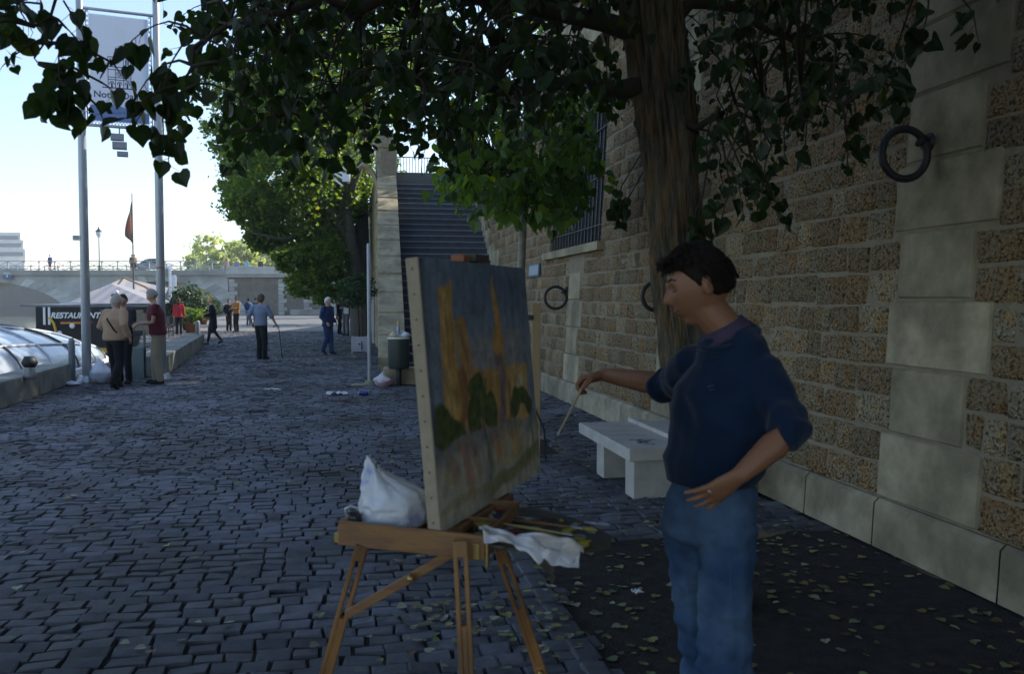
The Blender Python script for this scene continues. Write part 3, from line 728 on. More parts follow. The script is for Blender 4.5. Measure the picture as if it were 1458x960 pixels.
limbs=[[(925,120,4.7,26),(860,118,4.5,20),(780,125,4.3,14),(690,128,4.1,10),(560,110,3.9,6),(430,150,3.7,4),(330,190,3.6,4)],
 [(930,60,4.7,26),(800,20,4.5,20),(600,-20,4.1,14),(400,10,3.8,9),(290,60,3.6,5),(262,110,3.5,3),(240,150,3.5,2)],
 [(925,-60,4.7,30),(700,-160,4.3,24),(450,-130,3.8,14),(250,-110,3.5,8),(100,-60,3.4,5),(60,30,3.4,2.5),(55,90,3.4,2)],
 [(945,180,4.7,12),(1000,172,4.5,8),(1060,158,4.4,6),(1110,140,4.3,4),(1200,150,4.3,3)],
 [(930,-40,4.7,28),(1050,-120,4.4,20),(1200,-100,4.3,14),(1320,-40,4.2,8)],
 [(928,40,4.7,20),(1010,0,4.8,14),(1100,40,4.9,9),(1180,110,4.9,5)],
 [(922,-100,4.7,28),(800,-200,5.6,20),(640,-120,6.6,14),(520,0,7.4,10),(500,120,7.8,6)],
 [(925,0,4.7,20),(850,-20,5.4,14),(760,30,6.0,9),(690,90,6.4,5)],
 [(910,-300,4.7,26),(700,-500,4.2,20),(400,-500,3.4,14),(100,-350,3.0,8)],
 [(910,-300,4.7,24),(1100,-500,4.0,18),(1300,-450,3.6,10)],
 [(908,-350,4.7,24),(950,-700,5.5,18),(800,-800,7,10)]]
lm=MB(); nodes=[]
for lb in limbs:
    pts=[];rs=[]
    for i in range(len(lb)-1):
        for k in range(4):
            f=k/4; q=[lb[i][j]*(1-f)+lb[i+1][j]*f for j in range(4)]
            c=cen(q[0],q[1],q[2])+V((random.gauss(0,.02),random.gauss(0,.02),random.gauss(0,.02))); pts.append(c); rs.append(q[3]*q[2]/F*.62)
    pts.append(cen(*lb[-1][:3])); rs.append(lb[-1][3]*lb[-1][2]/F*.6)
    lm.tube(pts,rs,8); nodes+=pts[3:]
LV=Leaves(); TWG=MB()
bot=[(0,20),(90,60),(130,80),(200,90),(255,90),(275,170),(300,185),(330,200),(360,215),(400,235),(430,262),(470,262),(485,215),(520,190),(560,225),(600,235),(640,215),(700,190),(800,190),(860,170),(900,150),(985,150),(995,270),(1040,305),(1090,300),(1105,250),(1150,205),(1200,190),(1225,200),(1250,140),(1290,110),(1310,50),(1340,15),(1458,-20)]
def walllim(px):
    k=(px-729)/F+.188
    return (3.467/k)-.45 if k>.02 else 99
cnt=0
def anchor(px,py,Y,L=.34,size=.092,n=9):
    q=cen(px,py,Y); near=min(nodes,key=lambda v:(v-q).length)
    m_=(near+q)/2+V((0,0,.12*(near-q).length))
    if (near-q).length>.08: lm.tube([near,m_,q],[.009,.006,.0045],5,cap=False)
    d=(q-near); d.z*=.4; d=d.normalized() if d.length>.01 else V((1,0,0))
    twigleaves(LV,TWG,q,(d+V((random.gauss(0,.5),random.gauss(0,.5),-.3))),L,size*random.uniform(.85,1.1),n,TB)
# sparse drooping sprays over the sky at the left
for (px,py,Y,L,n) in [(-30,40,3.2,.25,8),(30,30,3.4,.24,8),(60,55,3.4,.22,8),(85,70,3.4,.22,8),(95,40,3.5,.18,7),(60,115,3.4,.14,6),(92,118,3.4,.17,6),(75,95,3.4,.2,6),(138,150,3.5,.07,3),(212,150,3.5,.1,3),(232,160,3.5,.18,7),(240,190,3.5,.14,5),(255,120,3.5,.25,8),(262,60,3.5,.25,8),(158,88,3.5,.07,2),(146,118,3.5,.07,2),(20,0,3.4,.2,6),(60,5,3.4,.25,8),(90,0,3.4,.22,7),(240,30,3.6,.3,9),(238,90,3.6,.22,7),(-20,20,3.3,.2,6),(232,130,3.5,.2,7)]:
    anchor(px,py,Y,L*.9,.078,n)
i=0
while i<960:
    px=random.uniform(285,1400); py=random.uniform(-300,310); Y=random.choice([3.5,3.8,4.1,4.5,5.0,5.6,6.4,7.2]) if px<860 else random.choice([3.7,4.1,4.4,4.7,5.0,5.4,5.8])
    L=.34; b=interp(bot,px)-L*F/Y*.50
    if py>b: 
        continue
    if px>970 and random.random()<.40: i+=1; continue
    if px>1290 and (py>-60 or random.random()<.5): i+=1; continue
    if Y>walllim(px): Y=walllim(px)-random.uniform(0,.8)
    if 850<px<1015 and Y<4.75 and py>-260: 
        if random.random()<.96: i+=1; continue
    if py<-60 and Y>5: pass
    anchor(px,py,Y,.32,.063 if px>330 else .070); i+=1
for (px,py,Y) in [(885,265,5.6),(893,285,5.6),(1000,280,4.4),(1040,270,4.4),(1060,250,4.3),(1205,190,4.4),(1380,10,4.0),(1322,5,4.2),(1085,260,4.5),(1150,170,4.5),(1240,110,4.3),(1268,120,4.3)]:
    anchor(px,py,Y,.2,.085,7)
# unseen crown overhead, above the frame, filled in to shade the foreground
for i in range(480):
    a=random.uniform(0,6.28); r_=math.sqrt(random.random()); q=V((.4+math.cos(a)*r_*5.2,4.2+math.sin(a)*r_*5.2,random.uniform(4.3,7.4)))
    u=(V((q.x,q.y))-O2).dot(N2)
    if u<.5 and q.z<6.9: continue
    # stay above the view
    v=q-V((0,0,CH)); 
    if q.y>.2:
        yy=480-F*(v.y*math.sin(PITCH)+v.z*math.cos(PITCH))/(v.y*math.cos(PITCH)-v.z*math.sin(PITCH))
        if yy>-40: continue
    q=q-TB; near=min(nodes,key=lambda t_:(t_-q).length); lm.tube([near,(near+q)/2+V((0,0,.15)),q],[.012,.008,.005],4,cap=False)
    for k in range(3): twigleaves(LV,TWG,q,V((random.gauss(0,1),random.gauss(0,1),-.1)),.6,.125,14,TB)
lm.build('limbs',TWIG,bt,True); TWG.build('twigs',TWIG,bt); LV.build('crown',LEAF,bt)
print('near leaves',len(LV.v)//12)
# --- young tree by the wall
YB=V((.12,9.9,0)); yt=thing('young_tree','slender young tree with light green leaves rising behind the canvas','tree',YB)
def cen2(px,py,Y): return P(px,py,Y)-YB
mb=MB(); mb.tube([V((0,0,-.05)),cen2(744,500,9.9),cen2(742,380,9.9),cen2(745,310,9.9),cen2(748,200,9.9),cen2(752,60,9.9),cen2(755,-60,9.9)],[.06,.05,.046,.042,.036,.026,.012],10)
mb.build('trunk',mat('smooth_bark',(.27,.26,.21),.85,.25,14,.4,40),yt,True)
lm=MB(); nodes=[]
for lb in ([(745,320),(715,270),(680,250)],[(746,280),(790,230),(830,220)],[(747,240),(700,180),(660,170)],[(748,200),(800,130),(850,110)],[(750,140),(690,80),(630,60)],[(752,80),(810,20),(860,0)],[(746,300),(770,270),(790,260)],[(747,260),(730,230),(700,215)]):
    pts=[cen2(a,b,9.9+random.uniform(-.5,.5)*i) for i,(a,b) in enumerate(lb)]; lm.tube(pts,[.018,.012,.006],6); nodes+=[pts[0].lerp(pts[1],.5),pts[1],pts[1].lerp(pts[2],.5),pts[2]]
LV=Leaves(); TWG=MB()
yb=[(640,235),(655,290),(690,305),(720,318),(760,325),(800,322),(830,300),(850,250),(870,200)]
for i in range(225):
    px=random.uniform(640,838); L=.4; Y=random.uniform(8.6,11.2); b=interp(yb,px)-L*F/Y*.75
    py=b-abs(random.gauss(0,90))
    if Y>walllim(px): Y=walllim(px)-.2
    q=cen2(px,py,Y); near=min(nodes,key=lambda t_:(t_-q).length)
    lm.tube([near,(near+q)/2+V((0,0,.06)),q],[.007,.005,.003],4,cap=False)
    twigleaves(LV,TWG,q,V((random.gauss(0,.6),random.gauss(0,.6),-.3)),L,.115,9,YB)
lm.build('limbs',TWIG,yt,True); TWG.build('twigs',TWIG,yt); LV.build('crown',LEAF2,yt)
# stake and wire guard
WOOD=mat('honey_wood',(.30,.145,.05),.5,.35,9,.2,40,stretch=(1,1,6),col2=(.18,.085,.035),c2scale=9)
t=thing('tree_stake','squared pale wooden post standing behind the right edge of the canvas','post',G(763,650))
mb=MB(); mb.box((0,0,.78),(.085,.085,1.56)); mb.build('post',mat('stake_wood',(.36,.26,.13),.75,.25,4,.3,30,stretch=(1,1,.1)),t,bevel=.006)
mb=MB(); mb.box((-.06,0,1.42),(.07,.1,.05)); mb.build('strap',IRON,t)
t=thing('wire_stand','folding black wire stand partly hidden behind the canvas','stand',G(768,655))
mb=MB()
for y in (-.12,.12):
    mb.tube([(-.12,y,0),(-.02,y,.34),(-.06,y,.5)],.006,6); mb.tube([(.06,y,0),(.05,y,.3),(-.04,y,.5)],.006,6)
    mb.tube([(-.12,y,.0),(.06,y,.0)],.005,6)
for z_ in (.02,.2,.34,.5): mb.tube([(-.04,-.12,z_),(-.04,.12,z_)],.005,6)
mb.build('wire_frame',IRON,t,True)

# ------------------------------------------------------------------ bench
BO=G(897,712); t=thing('stone_bench','pale stone bench with a raised centre ridge beside the quay wall','bench',BO)
bu=V((U2.x,U2.y,0)); bn=V((-N2.x,-N2.y,0)); ba=math.atan2(U2.y,U2.x)
def bb(mb,s0,s1,o0,o1,z0,z1):
    c=bu*(s0+s1)/2+bn*(o0+o1)/2; mb.box((c.x,c.y,(z0+z1)/2),(s1-s0,o1-o0,z1-z0),rz=ba)
mb=MB(); bb(mb,-.13,1.40,-.05,.95,.33,.43); mb.build('seat',BENCH,t,bevel=.008)
mb=MB(); bb(mb,-.13,1.35,.42,.52,.432,.475); mb.build('ridge',BENCH,t,bevel=.008)
mb=MB()
for i in range(9):
    p=bu*(.08+.03*i)+bn*(.12+.04*random.random())+V((0,0,.4315)); pts=[p]
    for k in range(5): p=p+bu*random.uniform(-.03,.04)+bn*random.uniform(-.03,.05); pts.append(p)
    mb.tube(pts,[(.004,.0006)]*6,4,side=(0,0,1),cap=False) if False else mb.tube(pts,.0016,4,cap=False)
mb.build('scribble',mat('marker_ink',(.03,.025,.03),.7,.1,5,0,5),t)
for s in (0,.84):
    mb=MB(); bb(mb,s,s+.22,.03,.88,0,.33); mb.build('leg',BENCH,t,bevel=.006)

# ------------------------------------------------------------------ easel and canvas
D2=V((.33,.944,0)).normalized(); NP=V((.944,-.33,0)).normalized()       # along the canvas, and towards the painter
KB=P(628,761,2.16)                                                      # lower near corner of the canvas
CW,CHT=.83,.692; tilt=R(5.0); UPV=(V((0,0,1))*math.cos(tilt)-NP*math.sin(tilt))
def CP(u,v,o=0): return KB+D2*(u*CW)+UPV*(v*CHT)+NP.cross(V((0,0,0)))+NPt*o
NPt=D2.cross(UPV).normalized()
if NPt.dot(NP)<0: NPt=-NPt
cv=thing('painted_canvas','unfinished oil painting of a riverside cathedral on a large stretched canvas','painting',KB)
mb=MB(); th=.036
def slab(mb,u0,u1,v0,v1,o0,o1,nu=1):
    a=[CP(u,v,o)-KB for o in(o0,o1) for (u,v) in((u0,v0),(u1,v0),(u1,v1),(u0,v1))]
    mb.add(a,[(3,2,1,0),(4,5,6,7),(0,1,5,4),(1,2,6,5),(2,3,7,6),(3,0,4,7)])
slab(mb,0,1,0,1,-th,0); LIN=mat('raw_linen',(.36,.29,.205),.9,.15,30,.3,300,dist=.002); mb.build('stretcher',LIN,cv,bevel=.004)
mb=MB()
for i in range(11):
    v=.04+.092*i; p=CP(0,v,-th*.5)-KB-D2*.001; mb=MB(); mb.tube([p,p-D2*.003],[.0028,.002],6); mb.build('tack',mat('tack_metal',(.22,.18,.12),.5,.1,5,0,5,metal=.5),cv)
def lerp3(a,b,t): return tuple(a[i]*(1-t)+b[i]*t for i in range(3))
def nz(u,v,s,k=0): return noise.noise(V((u*s,v*s,k)))
def paintcol(u,v):
    w1=nz(u,v,5,1)*.045; w2=nz(u,v,11,2)*.045; st=nz(u*1.1,v*.55,24,3); U=u+w1+w2*.4; Vv=v+w2
    sky_=lerp3((.05,.075,.13),(.09,.125,.18),.5+.9*nz(u,v,4,4)); sky_=lerp3(sky_,(.13,.15,.19),sstep(.95,.6,v)*.6)
    c=sky_
    och=(.27,.16,.045); br=(.17,.075,.03); pur=(.115,.085,.10); roof=(.15,.15,.16)
    def put(col,m): 
        nonlocal c
        c=lerp3(c,col,min(1,max(0,m)))
    box_=lambda x0,x1,y0,y1,s=.012:(sstep(x0-s,x0+s,U)*sstep(x1+s,x1-s,U)*sstep(y0-s,y0+s,Vv)*sstep(y1+s,y1-s,Vv))
    put(roof,box_(.28,.86,.5,.69+(U-.3)*.02)); put((.10,.11,.17),box_(.28,.86,.615,.625))
    put(och,box_(.10,.235,.30,.90)); put(lerp3(och,(.33,.22,.08),.5+st),box_(.13,.17,.4,.87)); put(br,box_(.155,.168,.62,.84)); put(br,box_(.20,.212,.6,.82))
    put(lerp3(och,br,.4),box_(.25,.35,.35,.78)); put(br,box_(.215,.265,.30,.60)); put((.09,.07,.09),box_(.295,.305,.5,.72))
    put(lerp3(och,br,.25),box_(.30,.60,.30,.545)); put(lerp3(och,(.30,.20,.07),.6),box_(.66,.90,.27,.545)); put(br,box_(.70,.72,.3,.48)); put((.30,.27,.2),box_(.80,.825,.36,.5))
    put((.10,.07,.06),box_(.42,.445,.3,.5))
    put(lerp3(och,br,.35),box_(.575,.68,.28,.70)); put(pur,box_(.585,.655,.30,.66))
    tri=sstep(.70,.97,v); put(lerp3((.30,.17,.04),br,.3),box_(.585+tri*.05,.68-tri*.035,.62,.955)); 
    for (x,y,a,b,k) in ((.12,.345,.15,.095,1),(.40,.41,.095,.11,2),(.33,.36,.05,.09,3),(.50,.37,.06,.075,7),(.79,.385,.10,.062,4),(.90,.37,.05,.06,5)):
        d=((u-x)/a)**2+((v-y)/b)**2+nz(u,v,9,k)*1.7; put(lerp3((.028,.042,.014),(.06,.075,.02),.5+nz(u,v,30,9)),sstep(1.15,.75,d))
    put((.13,.125,.125),sstep(.30+w1,.285+w1,v)*sstep(.20,.235,v)*.85)
    blank=lerp3((.25,.235,.19),(.19,.185,.16),.5+nz(u,v,6,6)); put(blank,sstep(.265,.20,v+w2*1.5))
    for (x,wd,y0,y1,col) in ((.13,.05,.08,.26,(.20,.11,.07)),(.25,.05,.02,.29,(.22,.075,.05)),(.335,.04,.10,.27,(.20,.10,.05)),(.44,.02,.05,.33,(.05,.06,.035)),(.53,.06,.09,.28,(.24,.10,.03)),(.63,.05,.10,.28,(.26,.15,.03)),(.74,.05,.09,.28,(.28,.16,.025)),(.80,.03,.06,.25,(.22,.14,.04)),(.93,.015,.03,.33,(.05,.07,.03)),(.07,.03,.12,.22,(.19,.16,.06))):
        m_=sstep(x-wd,x-wd*.4,U)*sstep(x+wd,x+wd*.4,U)*sstep(y0,y0+.07,v+st*.04)*sstep(y1+.02,y1-.03,v); put(lerp3(col,blank,.12),m_*(.7+.7*st))
    dg=v-(.045+.16*max(0,u-.42)); put((.085,.095,.035),sstep(.040,.018,abs(dg+w1))*sstep(.30,.5,u)*(.8+.5*st))
    put((.15,.13,.05),sstep(.02,.01,abs(v-(.06+.03*u)+w1))*.5)
    put((.045,.055,.085),sstep(.045,.015,u)*sstep(.2,.45,v)*.7)
    k=1.75*(1+.34*st+.25*nz(u,v,18,12)+.2*nz(u,v,60,8)); g_=sum(c)/3; wm=(1.06,1.0,.88); return tuple(max(0,(g_+(x-g_)*.9)*k*wm[i]) for i,x in enumerate(c))
nu,nv=170,140; vs=[];mb=MB()
for j in range(nv+1):
    for i in range(nu+1):
        u,v=i/nu,j/nv; p=CP(u*.998+.001,v*.998+.001,.0012+.0012*abs(nz(u,v,40,3)))-KB; mb.v.append(tuple(p)); mb.c.append(paintcol(u,v)); mb.m.append(0)
mb.f=[(j*(nu+1)+i,j*(nu+1)+i+1,(j+1)*(nu+1)+i+1,(j+1)*(nu+1)+i) for j in range(nv) for i in range(nu)]; mb.m=[0]*len(mb.f)
mb.build('painted_surface',mat('oil_paint',(1,1,1),.55,.08,60,.35,220,attr=True,dist=.002,spec=.35),cv,True)

# easel
EO=V((KB.x,KB.y,0))+D2*.2; es=thing('box_easel','wooden box easel with slotted legs holding the canvas','easel',EO)
zt=KB.z-.012
def EP(n_,d_,z_): q=KB+NP*n_+D2*d_; return V((q.x,q.y,z_))-EO
mb=MB()
A=P(481,742,2.21);B=P(690,764,2.12)
Bdir=(V((B.x,B.y,0))-V((A.x,A.y,0))).normalized(); Bd=V((-Bdir.y,Bdir.x,0)); Lb=(V((B.x,B.y,0))-V((A.x,A.y,0))).length
ztop=(A.z+B.z)/2+.0
def EB(a,d,z_): return V((A.x,A.y,0))+Bdir*a+Bd*d+V((0,0,z_+(B.z-A.z)*(a/Lb-.5)))-EO
def ebox(mb,a0,a1,d0,d1,z0,z1,col=None):
    p=[EB(a,d,z_) for z_ in(z0,z1) for a,d in((a0,d0),(a1,d0),(a1,d1),(a0,d1))]
    mb.add(p,[(3,2,1,0),(4,5,6,7),(0,1,5,4),(1,2,6,5),(2,3,7,6),(3,0,4,7)],col)
HB=.062
ebox(mb,0,Lb,0,.012,ztop-HB,ztop); ebox(mb,0,Lb,.37,.382,ztop-HB,ztop); ebox(mb,0,.012,.0125,.3695,ztop-HB,ztop-.003); ebox(mb,Lb-.012,Lb,.0125,.3695,ztop-HB,ztop-.003); ebox(mb,.0125,Lb-.0125,.0125,.3695,ztop-HB,ztop-HB+.008)
ebox(mb,.0125,Lb-.0125,.19,.196,ztop-HB+.009,ztop-.006)
mb.build('box',WOOD,es,bevel=.002)
for e_ in ((-.016,-.001,.01,.05,ztop-.062,ztop-.036),(Lb+.001,Lb+.008,.0,.014,ztop-.08,ztop+.012),(Lb-.03,Lb-.012,-.006,-.001,ztop-.06,ztop-.02)): mb=MB(); ebox(mb,*e_); mb.build('brass_fitting',mat('brass',(.45,.33,.12),.35,.2,20,.1,60,metal=.8),es,bevel=.002)
LEGM=mat('leg_wood',(.30,.145,.05),.5,.3,6,.15,40,stretch=(3,3,1),col2=(.16,.075,.03))
def leg(a,b,wd=.030):
    a,b=V(a),V(b); g=thing; m_=MB(); d=(b-a).normalized(); x=d.cross(V((0,1,0))).normalized()
    m1=a.lerp(b,.42)
    for sg in(-1,1): m_.bar(a+x*sg*wd*.36,m1+x*sg*wd*.36,.011,.022,up=(0,1,0))
    m_.bar(a+V((0,0,.0)),a+d*.04,wd,.024,up=(0,1,0)); m_.bar(m1-d*.02,m1+d*.03,wd*1.1,.026,up=(0,1,0))
    m_.bar(a.lerp(b,.2),b,.013,.018,up=(0,1,0))
    o=m_.build('leg',LEGM,es,bevel=.002)
    k=MB(); k.tube([m1+V((0,-.014,0)),m1+V((0,-.024,0))],[.009,.008],10); k.tube([m1+V((0,-.024,0)),m1+V((0,-.03,.0))],[.004,.004],8); k.build('knob',mat('brass',(0,0,0)),o,True)
lA=P(516,777,2.2)-EO; lB=P(413,1125,2.0); lB=G(380,1260)-EO
leg(lA,V((lB.x,lB.y,0))); 
q=P(655,770,2.10)-EO; gg=P(668,960,2.07); e=V((gg.x+.03,gg.y-.03,0))-EO; leg(q,e,.034)
q=P(712,783,2.4)-EO; mpt=P(771,960,2.50)-EO; d=(mpt-q); e=q+d*((-q.z)/d.z); leg(q,e)
mb=MB(); mb.bar(P(642,789,2.16)-EO,P(580,826,2.17)-EO,.022,.012,up=(0,1,0)); mb.bar(P(587,822,2.15)-EO,P(494,876,2.14)-EO,.022,.012,up=(0,1,0)); bo=mb.build('brace',WOOD,es,bevel=.002)
mb=MB(); p=P(585,823,2.135)-EO; mb.tube([p,p+V((0,-.012,0))],[.008,.008],10); mb.build('hinge',mat('brass',(0,0,0)),bo,True)
# mast and top clamp
mb=MB(); m0=CP(.5,-.08,-th-.022)-EO; m1=CP(.5,1.03,-th-.022)-EO; mb.bar(m0,m1,.03,.02,up=tuple(D2)); mb.build('mast',LEGM,es,bevel=.002)
mb=MB(); c=CP(.5,1.022,-.012)-EO; mb.bar(c-D2*.055,c+D2*.055,.05,.022); 
mb.build('clamp',mat('dark_clamp',(.07,.06,.045),.6,.3,20,.2,60),es,bevel=.003)
mb=MB(); c=CP(.40,1.018,-.02)-EO; mb.bar(c-D2*.03,c+D2*.02,.04,.02); mb.build('clamp_jaw',mat('rust_wood',(.26,.09,.04),.6,.3,20,.2,60),es,bevel=.003)
mb=MB(); a_=CP(.0+.12,-.022,-.01)-EO; b_=CP(.62,-.022,-.01)-EO; mb.bar(a_,b_,.045,.022); mb.build('canvas_ledge',LEGM,es,bevel=.003)

# palette, brushes, rag, bag on the easel
pz=P(760,752,2.3).z
t=thing('palette','paint smeared wooden palette sticking out towards the painter','palette',P(690,752,2.3))
pm_=MB(); o0=P(690,752,2.3)
pp=[P(672,752,2.28),P(700,735,2.5),P(760,738,2.62),P(830,748,2.55),P(872,758,2.42),P(868,770,2.3),P(820,770,2.2),P(740,765,2.15),P(690,760,2.15)]
zA,zB=o0.z+.005,P(870,765,2.35).z
loc=[V((p.x-o0.x,p.y-o0.y,(zB-zA)*(p.x-o0.x)/.25*.9)) for p in pp]
n=len(loc); pm_.add(loc+[q-V((0,0,.006)) for q in loc],[tuple(range(n)),tuple(range(2*n-1,n-1,-1))]+[(i,n+i,n+(i+1)%n,(i+1)%n) for i in range(n)])
PALM=mat('paint_smeared_board',(.07,.06,.04),.4,.4,30,.6,60,col2=(.03,.045,.05),c2scale=12,dist=.006)
pm_.build('board',PALM,t)
pb=MB()
for i in range(70):
    u,v=random.random(),random.random(); x=-.02+.31*u; y=-.10+.30*v+.0*u; zz=(zB-zA)*x/.25*.9+.003
    col=random.choice([(.35,.27,.02),(.02,.04,.14),(.28,.26,.22),(.04,.07,.03),(.20,.03,.02),(.30,.14,.03),(.03,.03,.03),(.15,.18,.26)])
    if u>.75: col=random.choice([(.45,.36,.02),(.28,.28,.34),(.4,.3,.03)])
    ang=random.uniform(-.5,.5); pb.ell((x,y,zz),(random.uniform(.008,.03),random.uniform(.004,.012),random.uniform(.003,.009)),8,Matrix.Rotation(ang,3,'Z'),col)
pb.build('paint_dabs',mat('wet_paint',(1,1,1),.3,.1,20,.3,80,attr=True,dist=.003),t,True)
for k,(a,b,cw,ct,lb) in enumerate([((690,742,2.45),(850,762,2.3),(.25,.14,.05),(.35,.28,.03),'brush tipped with yellow paint lying across the palette'),((700,750,2.32),(832,772,2.22),(.45,.33,.12),(.12,.1,.08),'bare wooden brush lying nearest the white rag'),((710,738,2.55),(868,754,2.45),(.05,.05,.06),(.3,.32,.4),'dark handled brush at the far side of the palette'),((705,728,2.6),(822,748,2.62),(.20,.05,.03),(.25,.05,.03),'red handled brush behind the other brushes')]):
    a_,b_=P(*a),P(*b); a_.z+=.012; b_.z+=.012; t=thing('paint_brush',lb,'brush',a_,0,'brushes on the palette')
    m1=MB(); L=b_-a_; m1.tube([V((0,0,0)),L*.4,L*.78],[.0025,.0045,.003],8); m1.build('handle',mat('brush_handle_%d'%k,cw,.35,.1,5,0,5),t,True)
    m1=MB(); m1.tube([L*.78,L*.88],[.0035,.004],8); m1.build('ferrule',STEEL,t,True)
    m1=MB(); m1.tube([L*.88,L*.95,L],[.004,.006,.002],8); m1.build('bristles',mat('brush_tip_%d'%k,ct,.5,.2,30,.2,80),t,True)
def cloth(name,fn,nu,nv,m,parent,thick=.002):
    mb=MB(); 
    for j in range(nv+1):
        for i in range(nu+1): mb.v.append(tuple(fn(i/nu,j/nv))); mb.c.append((1,1,1))
    mb.f=[(j*(nu+1)+i,j*(nu+1)+i+1,(j+1)*(nu+1)+i+1,(j+1)*(nu+1)+i) for j in range(nv) for i in range(nu)]; mb.m=[0]*len(mb.f)
    o=mb.build(name,m,parent,True); s_=o.modifiers.new('thickness','SOLIDIFY'); s_.thickness=thick; return o
RAG=mat('white_rag',(.62,.62,.66),.9,.15,14,.3,60,col2=(.52,.47,.42),c2scale=14)
r0=P(760,775,2.18); tgt=tag(bpy.data.objects.new('paint_rag',None),'crumpled white rag hanging over the edge of the palette','rag'); 
bpy.data.objects.remove(tgt)
top=[P(682,752,2.2),P(705,757,2.16),P(745,762,2.12),P(800,766,2.12),P(830,772,2.14)]
bt_=[P(690,766,2.10),P(735,780,2.08),P(765,790,2.07),P(785,806,2.06),P(823,810,2.07)]
def ragf(u,v):
    x=u*4; k=min(3,int(x)); f=x-k; a=top[k].lerp(top[k+1],f); b=bt_[k].lerp(bt_[k+1],f); p=a.lerp(b,v)
    q=p-r0; fo=math.sin(u*23+v*5)*.006+math.sin(u*11-v*9+1)*.008+noise.noise(V((u*7,v*5,2)))*.018
    return q+V((.0,-abs(fo)*1.2+.004,fo*.8+.006*math.sin(v*3.1)))
o=cloth('paint_rag',ragf,60,22,RAG,None); o.location=r0; tag(o,'crumpled white rag hanging over the edge of the palette','rag')
# plastic bag on the box
bg0=P(563,745,2.32); rr=random.Random(4)
def bagfn(hh,rx,ry,seed,tilt_=0.0,pinch=.5):
    def f(u,v):
        a=u*2*math.pi; prof=math.sin(min(1,v*1.6+.25)*math.pi/2)*(1-sstep(.45,1.0,v)*pinch)
        crease=1+.22*noise.noise(V((math.cos(a)*2.3,math.sin(a)*2.3,v*4+seed)))+.28*abs(noise.noise(V((math.cos(a)*4,math.sin(a)*5,v*3+seed*2))))
        z_=hh*v*(1+.15*math.cos(a*1+2.6)*v)
        return V((math.cos(a)*rx*prof*crease+tilt_*v*v,math.sin(a)*ry*prof*crease,z_))
    return f
def plastic(name,col,alpha=.35):
    m=mat(name,col,.35,.06,12,.5,26,dist=.012,col2=(col[0]*.85,col[1]*.87,col[2]*.98),c2scale=5); return m
BAG=plastic('white_plastic',(.62,.63,.68))
def bag(name,label,cat,loc,fn,m,parent=None,nu=48,nv=26):
    mb=MB()
    for j in range(nv+1):
        for i in range(nu): mb.v.append(tuple(fn(i/nu,j/nv))); mb.c.append((1,1,1))
    mb.f=[(j*nu+i,j*nu+(i+1)%nu,(j+1)*nu+(i+1)%nu,(j+1)*nu+i) for j in range(nv) for i in range(nu)]+[tuple(range(nu-1,-1,-1))]; mb.m=[0]*len(mb.f)
    o=mb.build(name,m,None,True); o.location=loc; s_=o.modifiers.new('thickness','SOLIDIFY'); s_.thickness=.0015; return tag(o,label,cat)
def bagE(u,v):
    a=u*2*math.pi; ca,sa=math.cos(a),math.sin(a)
    up=(.5-.5*ca)
    w_=.086*(1-sstep(.62,1.0,v)*.80)*(1+.06*math.sin(v*7)); cx=-.002-.050*sstep(.55,1.0,v)
    rid=lambda f,k_: 1-abs(noise.noise(V((ca*f,sa*f,v*f*1.3+k_))))*2
    n1=rid(1.6,1)*.012+rid(3.2,5)*.008+rid(6,9)*.004-.012
    return V((cx+ca*(w_+n1),sa*(w_*.85+n1),v*(.135+.045*up*sstep(.5,1,v))+noise.noise(V((ca*3,sa*3,v*3)))*.006*v+.002))
BAGP=mat('paint_marked_plastic',(.62,.63,.68),.4,.06,12,.6,22,dist=.012,col2=(.22,.28,.62),c2scale=11)
for n_ in BAGP.node_tree.nodes:
    if n_.type=='MAP_RANGE' and abs(n_.inputs[1].default_value-.42)<1e-4: n_.inputs[1].default_value=.6; n_.inputs[2].default_value=.68
o=bag('plastic_bag','white plastic bag with blue paint marks sitting on the easel box','bag',bg0,bagE,BAGP); 
t=thing('water_jar','small dark metal oil cup at the left end of the easel box','cup',P(503,741,2.28))
mb=MB(); mb.tube([(0,0,-.03),(0,0,.0),(0,0,.012)],[.02,.022,.021],14); mb.build('cup',mat('dark_metal',(.06,.06,.06),.3,.1,5,0,5,metal=.8),t,True)
mb=MB(); mb.tube([(-.018,0,.012),(-.02,0,.03),(-.006,0,.038),(.012,0,.03)],.0035,8); mb.build('handle',STEEL,t,True)

# ------------------------------------------------------------------ litter bin, pole, planter
bp_=G(568,550); t=thing('litter_bin','dark cylindrical litter bin overflowing with rubbish by the stair foot','bin',bp_)
k=bp_.y/F
mb=MB(); hb=31*k/2
mb.tube([(0,0,.33),(0,0,.36),(0,0,.86),(0,0,.88)],[hb*.93,hb*.97,hb,hb],28,taper_cap=.05); mb.build('drum',mat('bin_paint',(.03,.04,.035),.45,.2,10,.1,50),t,True)
mb=MB(); mb.tube([(0,0,.875),(0,0,.905)],[hb*1.04,hb*1.04],28,taper_cap=.03); mb.build('rim',mat('rim_liner',(.6,.58,.45),.5,.2,10,.3,30),t,True)
mb=MB(); mb.tube([(0,.0,0),(0,0,.34)],[.05,.05],12); mb.build('post',IRON,t,True)
mb=MB(); mb.box((0,.32,.165),(.60,.36,.33)); mb.box((-.30,.1,.0),(.01,.01,.01)); o=MB(); o.box((0,0,0),(.62,.30,.33)); blk=o.build('stone_block',ASH,bevel=.03); blk.location=(bp_.x-.02,bp_.y+.30,.165); blk.rotation_euler.z=.15
tag(blk,'weathered stone block at the foot of the staircase cheek','stone block')
